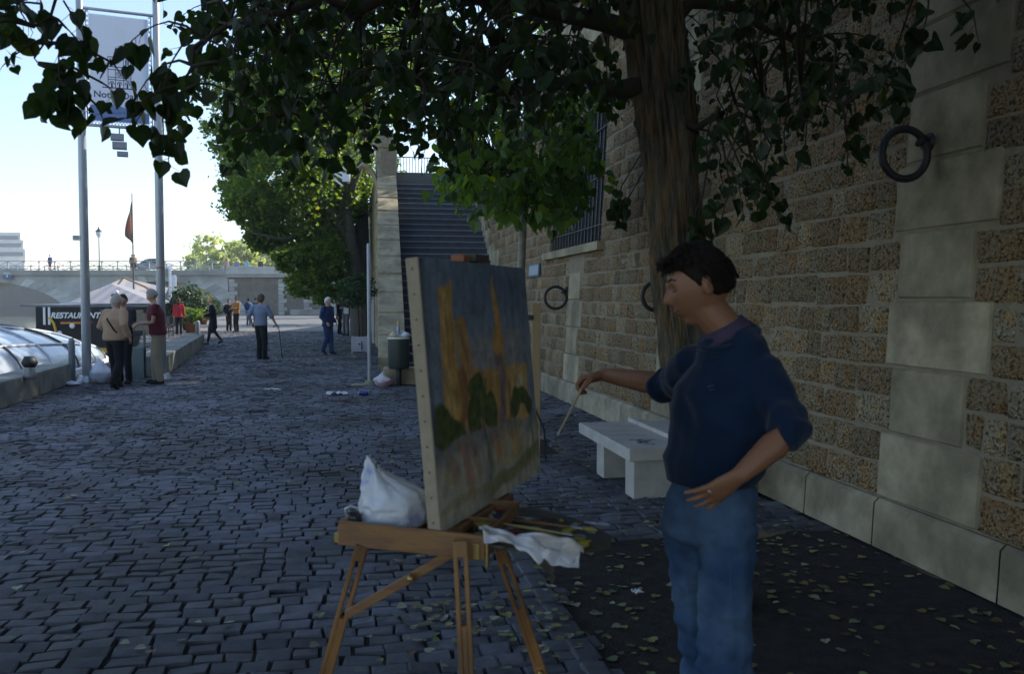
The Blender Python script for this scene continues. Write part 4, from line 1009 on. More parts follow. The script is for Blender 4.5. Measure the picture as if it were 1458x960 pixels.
for i,(dx,dy,r_,lb,rot) in enumerate([(-.10,-.02,.07,'crumpled wrapper heaped on the left of the litter bin',0),(.12,.0,.085,'white plastic bag sagging over the right rim of the bin',1),(.0,.04,.08,'pale crumpled paper in the middle of the bin heap',2)]):
    ob=bag('rubbish',lb,'rubbish',bp_+V((dx,dy,.90)),bagfn(.10,r_,r_,i*3+1,.02,.5),[mat('cream_paper',(.55,.48,.36),.7,.2,10,.4,30),BAG,mat('grey_paper',(.5,.5,.52),.7,.2,10,.4,30)][i],None,24,12)
t=thing('bottle','clear plastic bottle with yellow cap standing on the overflowing bin','bottle',bp_+V((.0,-.05,.98)))
mb=MB(); mb.tube([(0,0,0),(0,0,.12),(0,0,.16),(0,0,.19)],[.032,.032,.014,.012],12); mb.build('bottle_body',mat('pale_plastic',(.35,.38,.45),.15,.05,5,0,5),t,True)
mb=MB(); mb.tube([(0,0,.195),(0,0,.215)],[.018,.018],12); mb.build('cap',mat('yellow_cap',(.8,.55,.03),.4,.05,5,0,5),t,True)
g=G(526,548); t=thing('sign_pole','slim bare grey metal pole standing near the litter bin','pole',g)
mb=MB(); mb.tube([(0,0,0),(0,0,P(526,348,g.y).z)],[.033,.033],14); mb.build('post',mat('grey_paint',(.42,.44,.46),.45,.1,5,.05,50),t,True)
mb=MB(); mb.tube([(0,0,0),(0,0,.02)],[.1,.1],16); mb.box((-.12,0,.004),(.4,.3,.012)); mb.build('base_plate',ASH,t)
g=G(512,502); t=thing('planter_box','square pale planter box with a clipped ball shaped shrub','planter',g)
k=g.y/F; bw=21*k
mb=MB(); mb.box((0,0,bw*.5+.03),(bw,bw,bw),rz=.15)
for sx in(-1,1):
    for sy in(-1,1):
        c=Matrix.Rotation(.15,3,'Z')@V((sx*bw*.48,sy*bw*.48,0)); mb.box((c.x,c.y,bw*.5),(.05,.05,bw+.08),rz=.15)
mb.build('box',mat('planter_paint',(.50,.50,.54),.6,.1,6,.1,20,col2=(.42,.42,.45)),t,bevel=.01)
mb=MB(); mb.box((.12,-bw*.5-.06,bw*.5),(.03,.02,.26)); mb.box((.05,-bw*.5-.062,bw*.6),(.05,.02,.05)); mb.build('emblem',IRON,t)
mb=MB(); zc=P(507,415,g.y).z; mb.tube([(0,0,bw*.9),(-.03,0,zc*.6),(-.05,0,zc)],[.03,.025,.02],8); mb.tube([(.1,0,bw*.9),(.08,0,zc)],[.012,.012],6); mb.build('stem',TWIG,t,True)
leafcloud('shrub_ball',[(-.06,0,zc,.50,.50,.52,2600)],.075,SHRUB,t,seed=3,yellow=0)
# poster boards on upper wall face
for (px,y0,y1,wd,lb,c) in ((531,405,512,.55,'tall white notice panel fixed to the wall beside the grey pole',(.52,.53,.56)),(521,415,470,.5,'narrow dark and white notice fixed to the wall beyond the grey pole',(.12,.13,.16))):
    s=None
    best=None
    for si in range(1100,3400,5):
        q=W(si/100,0,2.46,False); x=729+F*q.x/q.y
        if best is None or abs(x-px)<best[0]: best=(abs(x-px),si/100,q)
    s=best[1]; q=best[2]; z0=P(px,y1,q.y).z; z1=P(px,y0,q.y).z
    t=thing('notice_panel',lb,'notice',q)
    m=MB(); wbx=lambda a,b,c_,d_,o0,o1: m.add([W(s+x,z_,o,False) for o in(o0,o1) for x,z_ in((a,c_),(b,c_),(b,d_),(a,d_))],[(0,1,2,3),(7,6,5,4),(0,4,5,1),(1,5,6,2),(2,6,7,3),(3,7,4,0)])
    off=(W(s,0,2.46,False)-q).length
    cheekoff=SL(s)+.50 if s<S0+NS*TR else 2.44
    wbx(-.5,.5,z0,z1,cheekoff,cheekoff+.05); rel(m.build('panel',mat('panel_%d'%px,c,.5,.15,8,0,5),t),t)
    m=MB(); wbx(-.42,.42,z0+(z1-z0)*.25,z0+(z1-z0)*.8,cheekoff+.052,cheekoff+.056); rel(m.build('printed_sheet',mat('print_%d'%px,(.32,.36,.45),.6,.5,30,0,5),t),t)
# white plates hanging on wires, not lamps
g0=P(485,252,24); t=thing('hanging_plates','cluster of small white plates strung on wires near the newel','floodlight',g0)
mb=MB()
for i in range(4): mb.box((-.03+.012*i*(-1)**i,0,.28-.14*i),(.46-.05*i,.2,.05),M=Matrix.Rotation(.35+.1*i,3,'Y'))
mb.box((.16,-.05,-.02),(.2,.12,.22)); mb.build('plate_stack',mat('white_enamel',(.75,.77,.8),.4,.05,5,0,5),t)
mb=MB()
for dz in (-.1,.1,.3,.45): mb.tube([V((.1,0,dz)),P(530,215-dz*30,24.6)-g0],[.012,.012],5)
mb.build('wires',STEEL,t)

# ------------------------------------------------------------------ tall poles with banner
ga=G(124,545); gb=G(231,541.5); bn_=thing('banner_mast','pair of tall grey steel masts carrying a printed banner','banner mast',ga,math.atan2(gb.y-ga.y,gb.x-ga.x))
LM=(V((gb.x,gb.y))-V((ga.x,ga.y))).length
def mast(g,dx):
    g=V((ga.x+dx*LM,ga.y,0))
    mb=MB(); mb.tube([(g.x-ga.x,g.y-ga.y,0),(g.x-ga.x,g.y-ga.y,4),(g.x-ga.x,g.y-ga.y,8.2)],[.085,.078,.06],18); mb.build('mast',mat('mast_steel',(.36,.38,.40),.4,.12,3,.05,60,metal=.35),bn_,True)
    mb=MB(); mb.tube([(g.x-ga.x,g.y-ga.y,0),(g.x-ga.x,g.y-ga.y,.03)],[.19,.19],18); mb.build('base_plate',STEEL,bn_)
mast(ga,0); mast(gb,1)
Yb=ga.y; zb0=P(124,177,Yb).z; zb1=P(124,10,Yb).z; x0,x1=0,LM; dy=0
mb=MB()
for zz in (zb0,zb1): mb.tube([(x0,0,zz),(x1,dy,zz)],[.03,.03],8)
for xx in (.10,x1-.10): mb.tube([(xx,dy*xx/x1,zb0),(xx,dy*xx/x1,zb1)],[.012,.012],6)
n=24
for i in range(n):
    z_=zb0+(zb1-zb0)*(i+.5)/n
    for s_,e_ in ((.10,.155),(x1-.10,x1-.155)):
        mb.tube([(s_,0,z_-.03),(e_,0,z_+.03)],[.006,.006],4,cap=False); mb.tube([(s_,0,z_+.03),(e_,0,z_-.03)],[.006,.006],4,cap=False)
for i in range(18):
    x_=.16+(x1-.32)*(i+.5)/18
    for s_,e_ in ((zb0+.01,zb0+.09),): mb.tube([(x_-.03,0,s_),(x_+.03,0,e_)],[.006,.006],4,cap=False); mb.tube([(x_+.03,0,s_),(x_-.03,0,e_)],[.006,.006],4,cap=False)
mb.build('frame',STEEL,bn_,True)
bnm=MB(); zz0,zz1=zb0+.09,zb1-.09; X0_,X1_=.155,x1-.155; bnm.box(((X0_+X1_)/2,0,(zz0+zz1)/2),(X1_-X0_,.012,zz1-zz0)); BAN=bnm.build('banner',leafmat('banner_cloth',(.66,.70,.78),.5,.8,tcol=(.75,.8,.88)),bn_)
INK=mat('banner_ink',(.03,.04,.10),.8,.1,10,0,5)
mb=MB(); wv=[]; NN=20
for i in range(NN+1):
    u=i/NN; wv.append((X0_+.004+(X1_-X0_-.008)*u, zz0+.27+.07*math.sin(u*4.5+.3)))
for (a,b) in zip(wv,wv[1:]): mb.quad((a[0],-.009,zz0+.004),(b[0],-.009,zz0+.004),(b[0],-.009,b[1]),(a[0],-.009,a[1]))
mb.build('blue_wave',leafmat('banner_blue',(.20,.28,.48),.5,.8,tcol=(.3,.4,.6)),BAN)
def text(body,size,loc,parent,m,shear=0,name='lettering',extr=.002,rz=0,bold=0):
    c=bpy.data.curves.new(name,'FONT'); c.body=body; c.size=size; c.extrude=extr; c.align_x='CENTER'; c.shear=shear; c.offset=bold
    o=bpy.data.objects.new(name,c); COL.objects.link(o); bpy.context.view_layer.update()
    me=bpy.data.meshes.new_from_object(o.evaluated_get(bpy.context.evaluated_depsgraph_get())); bpy.data.objects.remove(o)
    me.transform(Matrix.Rotation(R(90),4,'X')); me.materials.clear(); me.materials.append(m)
    o=bpy.data.objects.new(name,me); COL.objects.link(o); o.parent=parent; o.location=loc; o.rotation_euler.z=rz; return o
xc=(X0_+X1_)/2
text('Notre-Dame',.175,(xc,-.012,P(170,136,Yb).z),BAN,INK,bold=.002)
text('Batobus.com  01 44 11 33 99',.045,(xc+.06,-.012,zz0+.17),BAN,INK).rotation_euler=(0,-.1,0)
# monument drawing: two square towers, rose window, three portals
mb=MB(); zb=P(170,121,Yb).z; sc_=.56
def ln(a,b,w_=.012): mb.bar((xc+a[0]*sc_,-.010,zb+a[1]*sc_),(xc+b[0]*sc_,-.010,zb+b[1]*sc_),.002,w_,up=(0,1,0)) if False else mb.bar((xc+a[0]*sc_,-.010,zb+a[1]*sc_),(xc+b[0]*sc_,-.010,zb+b[1]*sc_),w_,.002,up=(0,1,0))
ln((-.55,0),(.55,0),.02)
for x in (-.36,-.13,.13,.36): ln((x,0),(x,1.05))
for z_ in (.28,.36,.62,.72): ln((-.36,z_),(.36,z_),.014)
for a,b in((-.36,-.13),(.13,.36)):
    ln((a,1.05),(b,1.05),.016)
    for k in(.33,.66): x=a+(b-a)*k; ln((x,.76),(x,1.0),.02)
for c_ in(-.245,0,.245):
    for i in range(6):
        a0=math.pi*i/6;a1=math.pi*(i+1)/6; ln((c_+.075*math.cos(a0),.12+.1*math.sin(a0)),(c_+.075*math.cos(a1),.12+.1*math.sin(a1)),.014)
    ln((c_,0),(c_,.18),.03)
for i in range(12):
    a0=2*math.pi*i/12;a1=2*math.pi*(i+1)/12
    for rr_ in(.09,.045): ln((rr_*math.cos(a0),.49+rr_*math.sin(a0)),(rr_*math.cos(a1),.49+rr_*math.sin(a1)),.012)
mb.build('monument_drawing',INK,BAN)
mb=MB(); 
for i in range(16):
    a0=2*math.pi*i/16;a1=2*math.pi*(i+1)/16; c_=P(170,40,Yb).z; mb.bar((xc+.0+.075*math.cos(a0),-.01,c_+.075*math.sin(a0)),(xc+.075*math.cos(a1),-.01,c_+.075*math.sin(a1)),.02,.002,up=(0,1,0))
mb.build('ring_mark',mat('banner_white',(.75,.76,.8),.8,.05,3,0,5),BAN)
mb=MB(); mb.tube([(xc-.02,0,zb0),(xc-.02,0,zb0-.14)],[.015,.015],6)
mb.box((xc-.06,0,zb0-.2),(.24,.18,.12)); mb.box((xc-.02,0,zb0-.36),(.26,.2,.13)); mb.box((xc+.03,0,zb0-.52),(.2,.16,.09)); mb.build('floodlight',mat('lamp_grey',(.3,.31,.33),.5,.1,5,0,5),bn_,bevel=.01)
mb=MB(); mb.box((-.14,0,P(113,339,Yb).z),(.11,.1,.09)); mb.build('junction_box',STEEL,bn_)
mb=MB(); mb.tube([(x1,dy,P(231,381,Yb).z),(x1,dy,P(231,379,Yb).z)],[.083,.083],18,cap=False); mb.build('red_band',mat('red_band',(.5,.06,.04),.6,.05,5,0,5),bn_)

# bollards
def bollard(g,h,r_,label,grp='grey steel bollards on the quay'):
    t=thing('bollard',label,'bollard',g,0,grp)
    mb=MB(); mb.tube([(0,0,0),(0,0,h*.86)],[r_,r_],16); mb.build('post',mat('bollard_paint',(.13,.15,.16),.5,.15,5,.05,50),t,True)
    mb=MB(); mb.tube([(0,0,h*.88),(0,0,h*.93),(0,0,h)],[r_*.8,r_*1.05,r_*.7],16); mb.build('cap',mat('bollard_cap',(.2,.22,.24),.45,.1,5,0,5),t,True)
bollard(G(103,545),.84,.062,'dark bollard at the end of the low parapet by the first mast')
bollard(G(281.5,477),.62,.10,'short grey bollard beyond the end of the second parapet')

# ------------------------------------------------------------------ people
def remesh(mb,name,vox,m,parent,smooth=3,disp=None):
    o=mb.build(name,m); md=o.modifiers.new('r','REMESH'); md.mode='VOXEL'; md.voxel_size=vox
    sm_=o.modifiers.new('s','SMOOTH'); sm_.iterations=smooth; sm_.factor=.5
    bpy.context.view_layer.update()
    me=bpy.data.meshes.new_from_object(o.evaluated_get(bpy.context.evaluated_depsgraph_get()))
    o.modifiers.clear(); o.data=me; me.materials.clear(); me.materials.append(m)
    n=len(me.vertices)
    if disp:
        co=np.empty(n*3,np.float32); me.vertices.foreach_get('co',co); no=np.empty(n*3,np.float32); me.vertices.foreach_get('normal',no)
        co=co.reshape(-1,3); no=no.reshape(-1,3)
        d=np.array([disp(V(c),V(k)) for c,k in zip(co,no)],np.float32); co=co+no*d[:,None]; me.vertices.foreach_set('co',co.ravel())
    me.polygons.foreach_set('use_smooth',[True]*len(me.polygons)); me.update()
    o.parent=parent; return o
def ik(a,c,l1,l2,hint):
    d=c-a; L=min(d.length,(l1+l2)*.999); dn=d.normalized(); x=(l1*l1-l2*l2+L*L)/(2*L); h=math.sqrt(max(0,l1*l1-x*x))
    hv=(hint-dn*hint.dot(dn)).normalized(); return a+dn*x+hv*h
def gauss(x,s): return math.exp(-x*x/(2*s*s))
def head(mb,c,M,s=1.0,nu=30,nv=28,col=None):
    """c: head centre, M maps local (-y = face) to world; s=1 gives a head 0.235 m high"""
    vs=[]
    for j in range(nv+1):
        ph=math.pi*j/nv; z=math.cos(ph); rr=math.sin(ph)
        for i in range(nu):
            a=2*math.pi*i/nu; x=rr*math.sin(a); y=-rr*math.cos(a)
            wx=.077*(1-.40*max(0,-z-.05)**1.1); px_=x*wx; py_=y*.093; pz=z*.120
            if z<-.15 and y>0: py_*=1-.55*min(1,(-z-.15)*1.4)
            if y<0 and -.95<z<.45: py_=py_*.25+.75*(-.088*min(1,(-y)*1.25))*(1 if z>-.85 else 1)
            f=max(0,-y/rr) if rr>.05 else 0; f=f**2
            py_-= f*(.036*gauss(x,.13)*(gauss(z+.24,.075) if z<-.24 else gauss(z+.24,.22)))
            py_-= f*.009*gauss(z-.20,.07)*gauss(x,.45)
            py_+= f*.016*gauss(abs(x)-.36,.13)*gauss(z-.04,.085)
            py_-= f*.006*gauss(abs(x)-.5,.15)*gauss(z+.18,.12)
            py_+= f*.007*gauss(x,.5)*gauss(z+.70,.05)
            py_-= f*.009*gauss(x,.26)*(gauss(z+.46,.05)+gauss(z+.58,.05))
            py_-= f*.018*gauss(x,.3)*gauss(z+.88,.12)
            vs.append(V(c)+M@(V((px_,py_,pz))*s))
    fs=[(j*nu+i,(j+1)*nu+i,(j+1)*nu+(i+1)%nu,j*nu+(i+1)%nu) for j in range(nv) for i in range(nu)]
    n=len(mb.v); mb.add(vs,fs,col)
    for sg in(-1,1):
        mb.ell(V(c)+M@(V((sg*.083,.002,-.004))*s),(.009*s,.020*s,.033*s),10,M@Matrix.Rotation(.45*sg,3,'Z'))
def hair(mb,c,M,s,style='short',inn=.012):
    back={'short':-.35,'bob':-1.05,'long':-2.0,'bald':-.1}[style]; nu,nv=32,26; vs=[]
    for j in range(nv+1):
        ph=math.pi*j/nv; z=math.cos(ph); rr=math.sin(ph)
        for i in range(nu):
            a=2*math.pi*i/nu; x=rr*math.sin(a); y=-rr*math.cos(a)
            line=.42 if y<-.62 else (.42-(y+.62)*1.15 if y<-.20 else (-.02 if y<.06 else max(back,-.02-(y-.06)*2.2)))
            if style=='bald': line=max(line,.35) if y<.3 else -.2
            k=sstep(line-.10,line+.10,z); th_=.010 if style in('short','bald') else .022
            if style=='bald' and z>.75: k=0
            th_*=1+.3*noise.noise(V((x*3,y*3,z*3)))+.35*noise.noise(V((x*18,y*18,z*6)))
            if style=='bob' and z<0: rr2=1.08
            else: rr2=1
            base=V((x*.077*(1-.4*max(0,-z-.05)**1.1)*rr2,y*.093*rr2,z*.12))
            if z<-.15 and y>0 and style!='long': base.y*=1-.4*min(1,(-z-.15)*1.4)
            nrm=V((x,y,z)).normalized(); off=-inn*(1-k)+th_*k
            vs.append(V(c)+M@((base+nrm*off)*s))
    mb.add(vs,[(j*nu+i,(j+1)*nu+i,(j+1)*nu+(i+1)%nu,j*nu+(i+1)%nu) for j in range(nv) for i in range(nu)])
    if style=='long': mb.tube([V(c)+M@V((0,.06,0)),V(c)+M@V((0,.085,-.10)),V(c)+M@V((0,.08,-.21))],[(.075,.04),(.08,.04),(.06,.02)],10,side=M@V((1,0,0)))
def hand(mb,wr,d,pn,thumb,s=1.0,curl=.35,spread=.12,curls=None,coarse=False,tuck=False):
    """wr wrist, d direction of the hand, pn palm normal, thumb side vector"""
    d=V(d).normalized(); pn=V(pn); pn=(pn-d*pn.dot(d)).normalized(); tv=V(thumb); sd_=d.cross(pn); sd_= sd_ if sd_.dot(tv)>0 else -sd_
    kn=wr+d*.088*s
    mb.tube([wr-d*.02*s,wr+d*.02*s,wr+d*.055*s,kn],[(.026*s,.019*s),(.032*s,.017*s),(.040*s,.016*s),(.041*s,.013*s)],12,side=sd_)
    for k,(o,L,r_) in enumerate(((.030,.074,.0088),(.010,.082,.0090),(-.011,.076,.0086),(-.031,.060,.0078))):
        c_=curl if curls is None else curls[k]
        p=kn+sd_*o*s-d*.008*s; dd=(d+sd_*spread*(o/.03)).normalized(); ax=dd.cross(pn).normalized(); pts=[p]
        for seg,f in enumerate((.42,.32,.26)):
            dd=Matrix.Rotation(c_*(.6 if seg==0 else 1.0),3,ax)@dd; p=p+dd*L*f*s; pts.append(p)
        mb.tube(pts,[r_*s*1.05,r_*s,r_*s*.92,r_*s*.75],8,side=sd_)
    if tuck:
        p=wr+d*.03*s; mb.tube([p,p+pn*.02*s+d*.025*s,p+pn*.022*s+d*.06*s],[.014*s,.011*s,.008*s],8); return
    p=wr+d*.022*s+sd_*.026*s; dd=(d*.75+sd_*.75+pn*.35).normalized(); pts=[p,p+dd*.035*s]; dd=(d*1.0+sd_*.25+pn*.4*(1+curl)).normalized(); pts.append(pts[-1]+dd*.032*s); dd=(d+pn*.7*curl-sd_*.15).normalized(); pts.append(pts[-1]+dd*.024*s)
    mb.tube(pts,[.015*s,.0115*s,.0105*s,.008*s],8)
def skin(tone): return mat('skin_%02d%02d'%(int(tone[0]*100),int(tone[2]*100)),tone,.55,.08,12,.1,90,dist=.002)
def fabric(name,c): return mat(name,c,.9,.14,9,.3,90,dist=.003,spec=.15,sheen=.1)
def dresser(t,J,side,top,bot,vox,hd,scale=1.0,sleeve='long',bottom='trousers',hairc=(.1,.06,.03),hstyle='short',tone=(.42,.25,.17),loose=1.0,shoe=(.02,.02,.02),bulk=1.0,topname='shirt',dispT=None,dispB=None,handL=None,handR=None,coatlen=0,smooth=3,hem=.03,slk=1.0,shw=.145,nkl=.55,hemr=1.0,tk=1.0):
    s=scale; sx=side; S=lambda a,b:(a*s*bulk,b*s*bulk)
    mb=MB()
    spine=[J['pelvis']-V((0,0,.05*s)),J['pelvis'],J['waist'],J['chest'],J['sh'],J['neck'],J['head']-V((0,0,.05*s))]
    mb.tube(spine,[S(.15*tk,.10*tk),S(.155*tk,.105*tk),S(.13,.092),S(.155,.108),S(.118,.07),(.056*s,.058*s),(.052*s,.056*s)],14,side=sx)
    for q in 'LR':
        mb.tube([J['sh'].lerp(J['s'+q],.4),J['s'+q],J['s'+q].lerp(J['e'+q],.5),J['e'+q],J['e'+q].lerp(J['w'+q],.35),J['w'+q]],[.05*s,.054*s,.046*s,.038*s,.040*s,.026*s],10)
        mb.tube([J['h'+q],J['h'+q].lerp(J['k'+q],.4),J['k'+q],J['k'+q].lerp(J['a'+q],.35),J['a'+q]],[.082*s*tk,.075*s*tk,.052*s,.053*s,.034*s],10)
        fd=(J['t'+q]-J['a'+q]); fd.z=0; mb.tube([J['a'+q]+V((0,0,-.02*s)),J['a'+q]-V((0,0,.045*s))+fd.normalized()*.04*s,J['t'+q]],[.034*s,.036*s,.022*s],8)
        hk=handL if q=='L' else handR
        if hk: hand(mb,J['w'+q],*hk[0],s=s,**hk[1])
        else:
            d=(J['w'+q]-J['e'+q]).normalized(); d=(d+V((0,0,-.5))).normalized(); inn=(J['pelvis']-J['w'+q]); inn.z=0
            hand(mb,J['w'+q],d,inn if inn.length>.02 else V((0,1,0)),J['fwd'],s=s,curl=.35)
    head(mb,J['head'],hd,s,48 if vox<.01 else 30,48 if vox<.01 else 28)
    body=remesh(mb,'body',vox,skin(tone),t,2 if vox>.008 else 1)
    # top garment
    k=1.13*loose
    mb=MB(); lo=J['pelvis']-V((0,0,(hem+coatlen)*s)); rings=[lo,J['pelvis']+V((0,0,max(.03,.04-hem)*s)),J['waist'],J['chest'],J['sh']-V((0,0,.03*s)),J['sh'].lerp(J['neck'],.35),J['sh'].lerp(J['neck'],nkl)]
    rr=[S(hemr*.158*k+(.03 if coatlen else 0),hemr*.115*k+(.02 if coatlen else 0)),S((.5+.5*hemr)*.160*k,(.5+.5*hemr)*.115*k),S(.150*k,.11*k),S(.165*k,.118*k),S(shw*k,.088*k),S(.118,.084),(.080*s,.074*s)]
    mb.tube(rings,rr,18,side=sx,taper_cap=.12)
    for q in 'LR':
        a,e,w=J['s'+q],J['e'+q],J['w'+q]
        pts=[J['sh'].lerp(a,.35),a,a.lerp(e,.5)]; k_=k; k=k*slk; r_=[.058*s*k,.064*s*k,.060*s*k]
        if sleeve=='short': pts=pts; r_=[r_[0],r_[1],.062*s*k]
        elif sleeve=='elbow': pts+= [e,e.lerp(w,.16)]; r_+=[.062*s*k,.055*s*k]
        else: pts+= [e,e.lerp(w,.5),w-(w-e)*.04]; r_+=[.052*s*k,.047*s*k,.038*s*k]
        k=k_
        mb.tube(pts,r_,12,taper_cap=.2)
    remesh(mb,topname,vox*1.1,top,t,smooth,dispT)
    # bottom garment
    mb=MB()
    if bottom=='skirt':
        kn=(J['kL']+J['kR'])/2; mb.tube([J['waist']-V((0,0,.06*s)),J['pelvis'],kn+V((0,0,.1*s)),kn-V((0,0,.05*s))],[S(.14,.105),S(.165,.125),S(.18,.15),S(.19,.16)],16,side=sx,taper_cap=.1)
        remesh(mb,'skirt',vox*1.1,bot,t,smooth,dispB)
        mb=MB()
        for q in 'LR': mb.tube([J['k'+q],J['k'+q].lerp(J['a'+q],.35),J['a'+q]],[.056*s,.058*s,.04*s],10)
        remesh(mb,'stockings',vox,fabric('black_stocking',(.015,.014,.016)),t)
    else:
        mb.tube([J['waist']-V((0,0,.055*s)),J['pelvis'],J['pelvis']-V((0,0,.07*s))],[S(.145*tk,.108*tk),S(.165*tk,.12*tk),S(.16*tk,.118*tk)],16,side=sx,taper_cap=.2)
        for q in 'LR':
            h_,kk,a=J['h'+q],J['k'+q],J['a'+q]
            mb.tube([h_,h_.lerp(kk,.4),kk,kk.lerp(a,.5),a+(a-kk)*.07],[.092*s*loose*tk,.086*s*loose*tk,.072*s*loose,.068*s*loose,.066*s*loose],12,taper_cap=.1)
        remesh(mb,'trousers',vox*1.1,bot,t,smooth,dispB)
    for q in 'LR':
        a,tt_=J['a'+q],J['t'+q]; fd=(tt_-a); z_=fd.z; fd.z=0; fd.normalize(); m2=MB()
        hl=a-fd*.045*s-V((0,0,.055*s)); m2.tube([hl,a+fd*.03*s-V((0,0,.045*s)),a.lerp(tt_,.7)+V((0,0,-.0)),tt_+fd*.012*s],[.037*s,.046*s,.046*s,.034*s],10,side=fd.cross(V((0,0,1))))
        remesh(m2,'shoe',max(.008,vox),fabric('shoe_%d'%int(shoe[0]*100),shoe),t)
    mb=MB(); hair(mb,J['head'],hd,s,hstyle,.012 if vox<.01 else .035); o=mb.build('hair',mat('hair_%d'%int(hairc[0]*1000),hairc,.7,.35,60,.3,140,dist=.003,spec=.2),t,True)
    return body
def person(label,g,h,yaw,top,bot,feet=((.09,0,0),(-.09,0,0)),hands=None,head_yaw=0,head_pitch=0,lean=0,vox=.016,group=None,acc=None,**kw):
    """local frame: faces -Y; yaw turns it"""
    t=thing('person',label,'person',g,yaw,group); s=h/1.75; v=lambda x,y,z:V((x*s,y*s,z*s))
    J={'pelvis':v(0,0,.95),'waist':v(0,-lean*.3,1.10),'chest':v(0,-lean*.7,1.29),'sh':v(0,-lean,1.43),'neck':v(0,-lean*1.15,1.50),'head':v(0,-lean*1.35-.02,1.635),'fwd':V((0,-1,0))}
    for q,sg,ft in (('L',1,feet[0]),('R',-1,feet[1])):
        J['h'+q]=v(sg*.088,0,.92); J['a'+q]=v(ft[0],ft[1],.085+ft[2]); 
        J['k'+q]=ik(J['h'+q],J['a'+q],.43*s,.41*s,V((0,-1,0)))
        dz=-.055 if ft[2]<.03 else -.12
        J['t'+q]=J['a'+q]+v(0,-.15 if ft[2]<.03 else -.10,dz)
        J['s'+q]=v(sg*.185,-lean,1.425)
        wr=v(*hands[0 if q=='L' else 1]) if hands else v(sg*.25,-.04,.86)
        J['e'+q]=ik(J['s'+q],wr,.29*s,.26*s,v(sg*.4,.8,-.5)); J['w'+q]=J['e'+q]+(wr-J['e'+q]).normalized()*min((wr-J['e'+q]).length,.26*s)
    M=Matrix.Rotation(head_yaw,3,'Z')@Matrix.Rotation(head_pitch,3,'X')
    dresser(t,J,V((1,0,0)),top,bot,vox,M,s,**kw)
    return t,J,s
# --- the painter -----------------------------------------------------------
po=V((.58,2.6,0)); pt=thing('person','painter in a navy sweater and blue jeans holding a brush, hand on hip','person',po)
def q3(px,py,Y): return P(px,py,Y)-po
fw=V((-.80,-.60,0)); sx=V((.60,-.80,0)); C_=q3(1044,505,2.60)
J={'fwd':fw,'sh':C_,'sL':C_+sx*.108+V((0,0,-.058)),'sR':C_-sx*.150+V((0,0,-.04)),'neck':q3(1030,466,2.6),'head':q3(998,405,2.6),
   'chest':q3(1036,570,2.6),'waist':q3(1019,655,2.6),'pelvis':q3(1007,728,2.6)}
J['eL']=q3(1125,614,2.38); J['wL']=q3(1054,677,2.35); J['eR']=q3(951,549,2.91); J['wR']=q3(862,534,3.07)
J['hL']=J['pelvis']+sx*.075+V((0,0,-.03)); J['hR']=J['pelvis']-sx*.075+V((0,0,-.03))
J['kL']=q3(1030,950,2.50); J['kR']=q3(1005,945,2.70); J['aL']=q3(1058,1120,2.52); J['aR']=q3(1020,1120,2.80)
for q in 'LR': J['a'+q].z=.085; J['t'+q]=J['a'+q]+fw*.15+V((0,0,-.05))
hm=Matrix.Rotation(R(-91),3,'Z')@Matrix.Rotation(R(14),3,'X')
def foldsT(c,n):
    d=noise.noise(c*7)*.010+noise.noise(V((c.x*13,c.y*13,c.z*4+2)))*.009
    m_=max(0,noise.noise(c*4+V((3,1,5))))*2; d+=.008*m_*math.sin(c.z*55+c.x*45+noise.noise(c*5)*5)
    for q in 'LR':
        e=(c-J['e'+q]).length; d+=gauss(e,.08)*(.006*math.sin((c-J['s'+q]).length*85+noise.noise(c*6)*4))
    h_=sstep(.07,.20,c.z-J['pelvis'].z); return d*(.25+.75*h_)-.010*(1-h_)
def foldsB(c,n):
    cr=1-abs(noise.noise(V((c.x*6+c.z*3,c.y*6,c.z*11))))*2.4
    cr2=1-abs(noise.noise(V((c.x*10-c.z*6,c.y*10,c.z*17+4))))*2.4
    return .002+max(0,cr)*.007+max(0,cr2)*.004+noise.noise(V((c.x*7,c.y*7,c.z*5)))*.005+noise.noise(V((c.x*14,c.y*14,c.z*20)))*.005+gauss(c.z-.50,.10)*.007*math.sin(c.z*75+noise.noise(c*6)*4)+(.010*math.sin(c.z*70) if c.z<.2 else 0)
JE=mat('blue_denim',(.030,.060,.125),.9,.35,9,.4,260,col2=(.070,.115,.19),c2scale=5,dist=.002,spec=.15)
NAVY=mat('navy_knit',(.010,.022,.050),.95,.2,10,.5,170,dist=.003,spec=.1,sheen=.15)
LH=((V((-.78,.14,-.60)),sx*-1.0,V((-.25,.1,.8))),dict(curl=.16,spread=.26,tuck=True))
RH=((V((-.93,.12,-.22)),V((-.25,-.25,-.9)),V((-.2,-.9,.1))),dict(curl=1.15,spread=.03))
bodyp=dresser(pt,J,sx,NAVY,JE,.0062,hm,1.0,sleeve='elbow',hairc=(.012,.007,.005),tone=(.27,.12,.06),loose=.98,tk=.86,hem=-.078,slk=.90,shw=.115,nkl=.85,hemr=.84,topname='sweater',dispT=foldsT,dispB=foldsB,handL=LH,handR=RH,smooth=2)
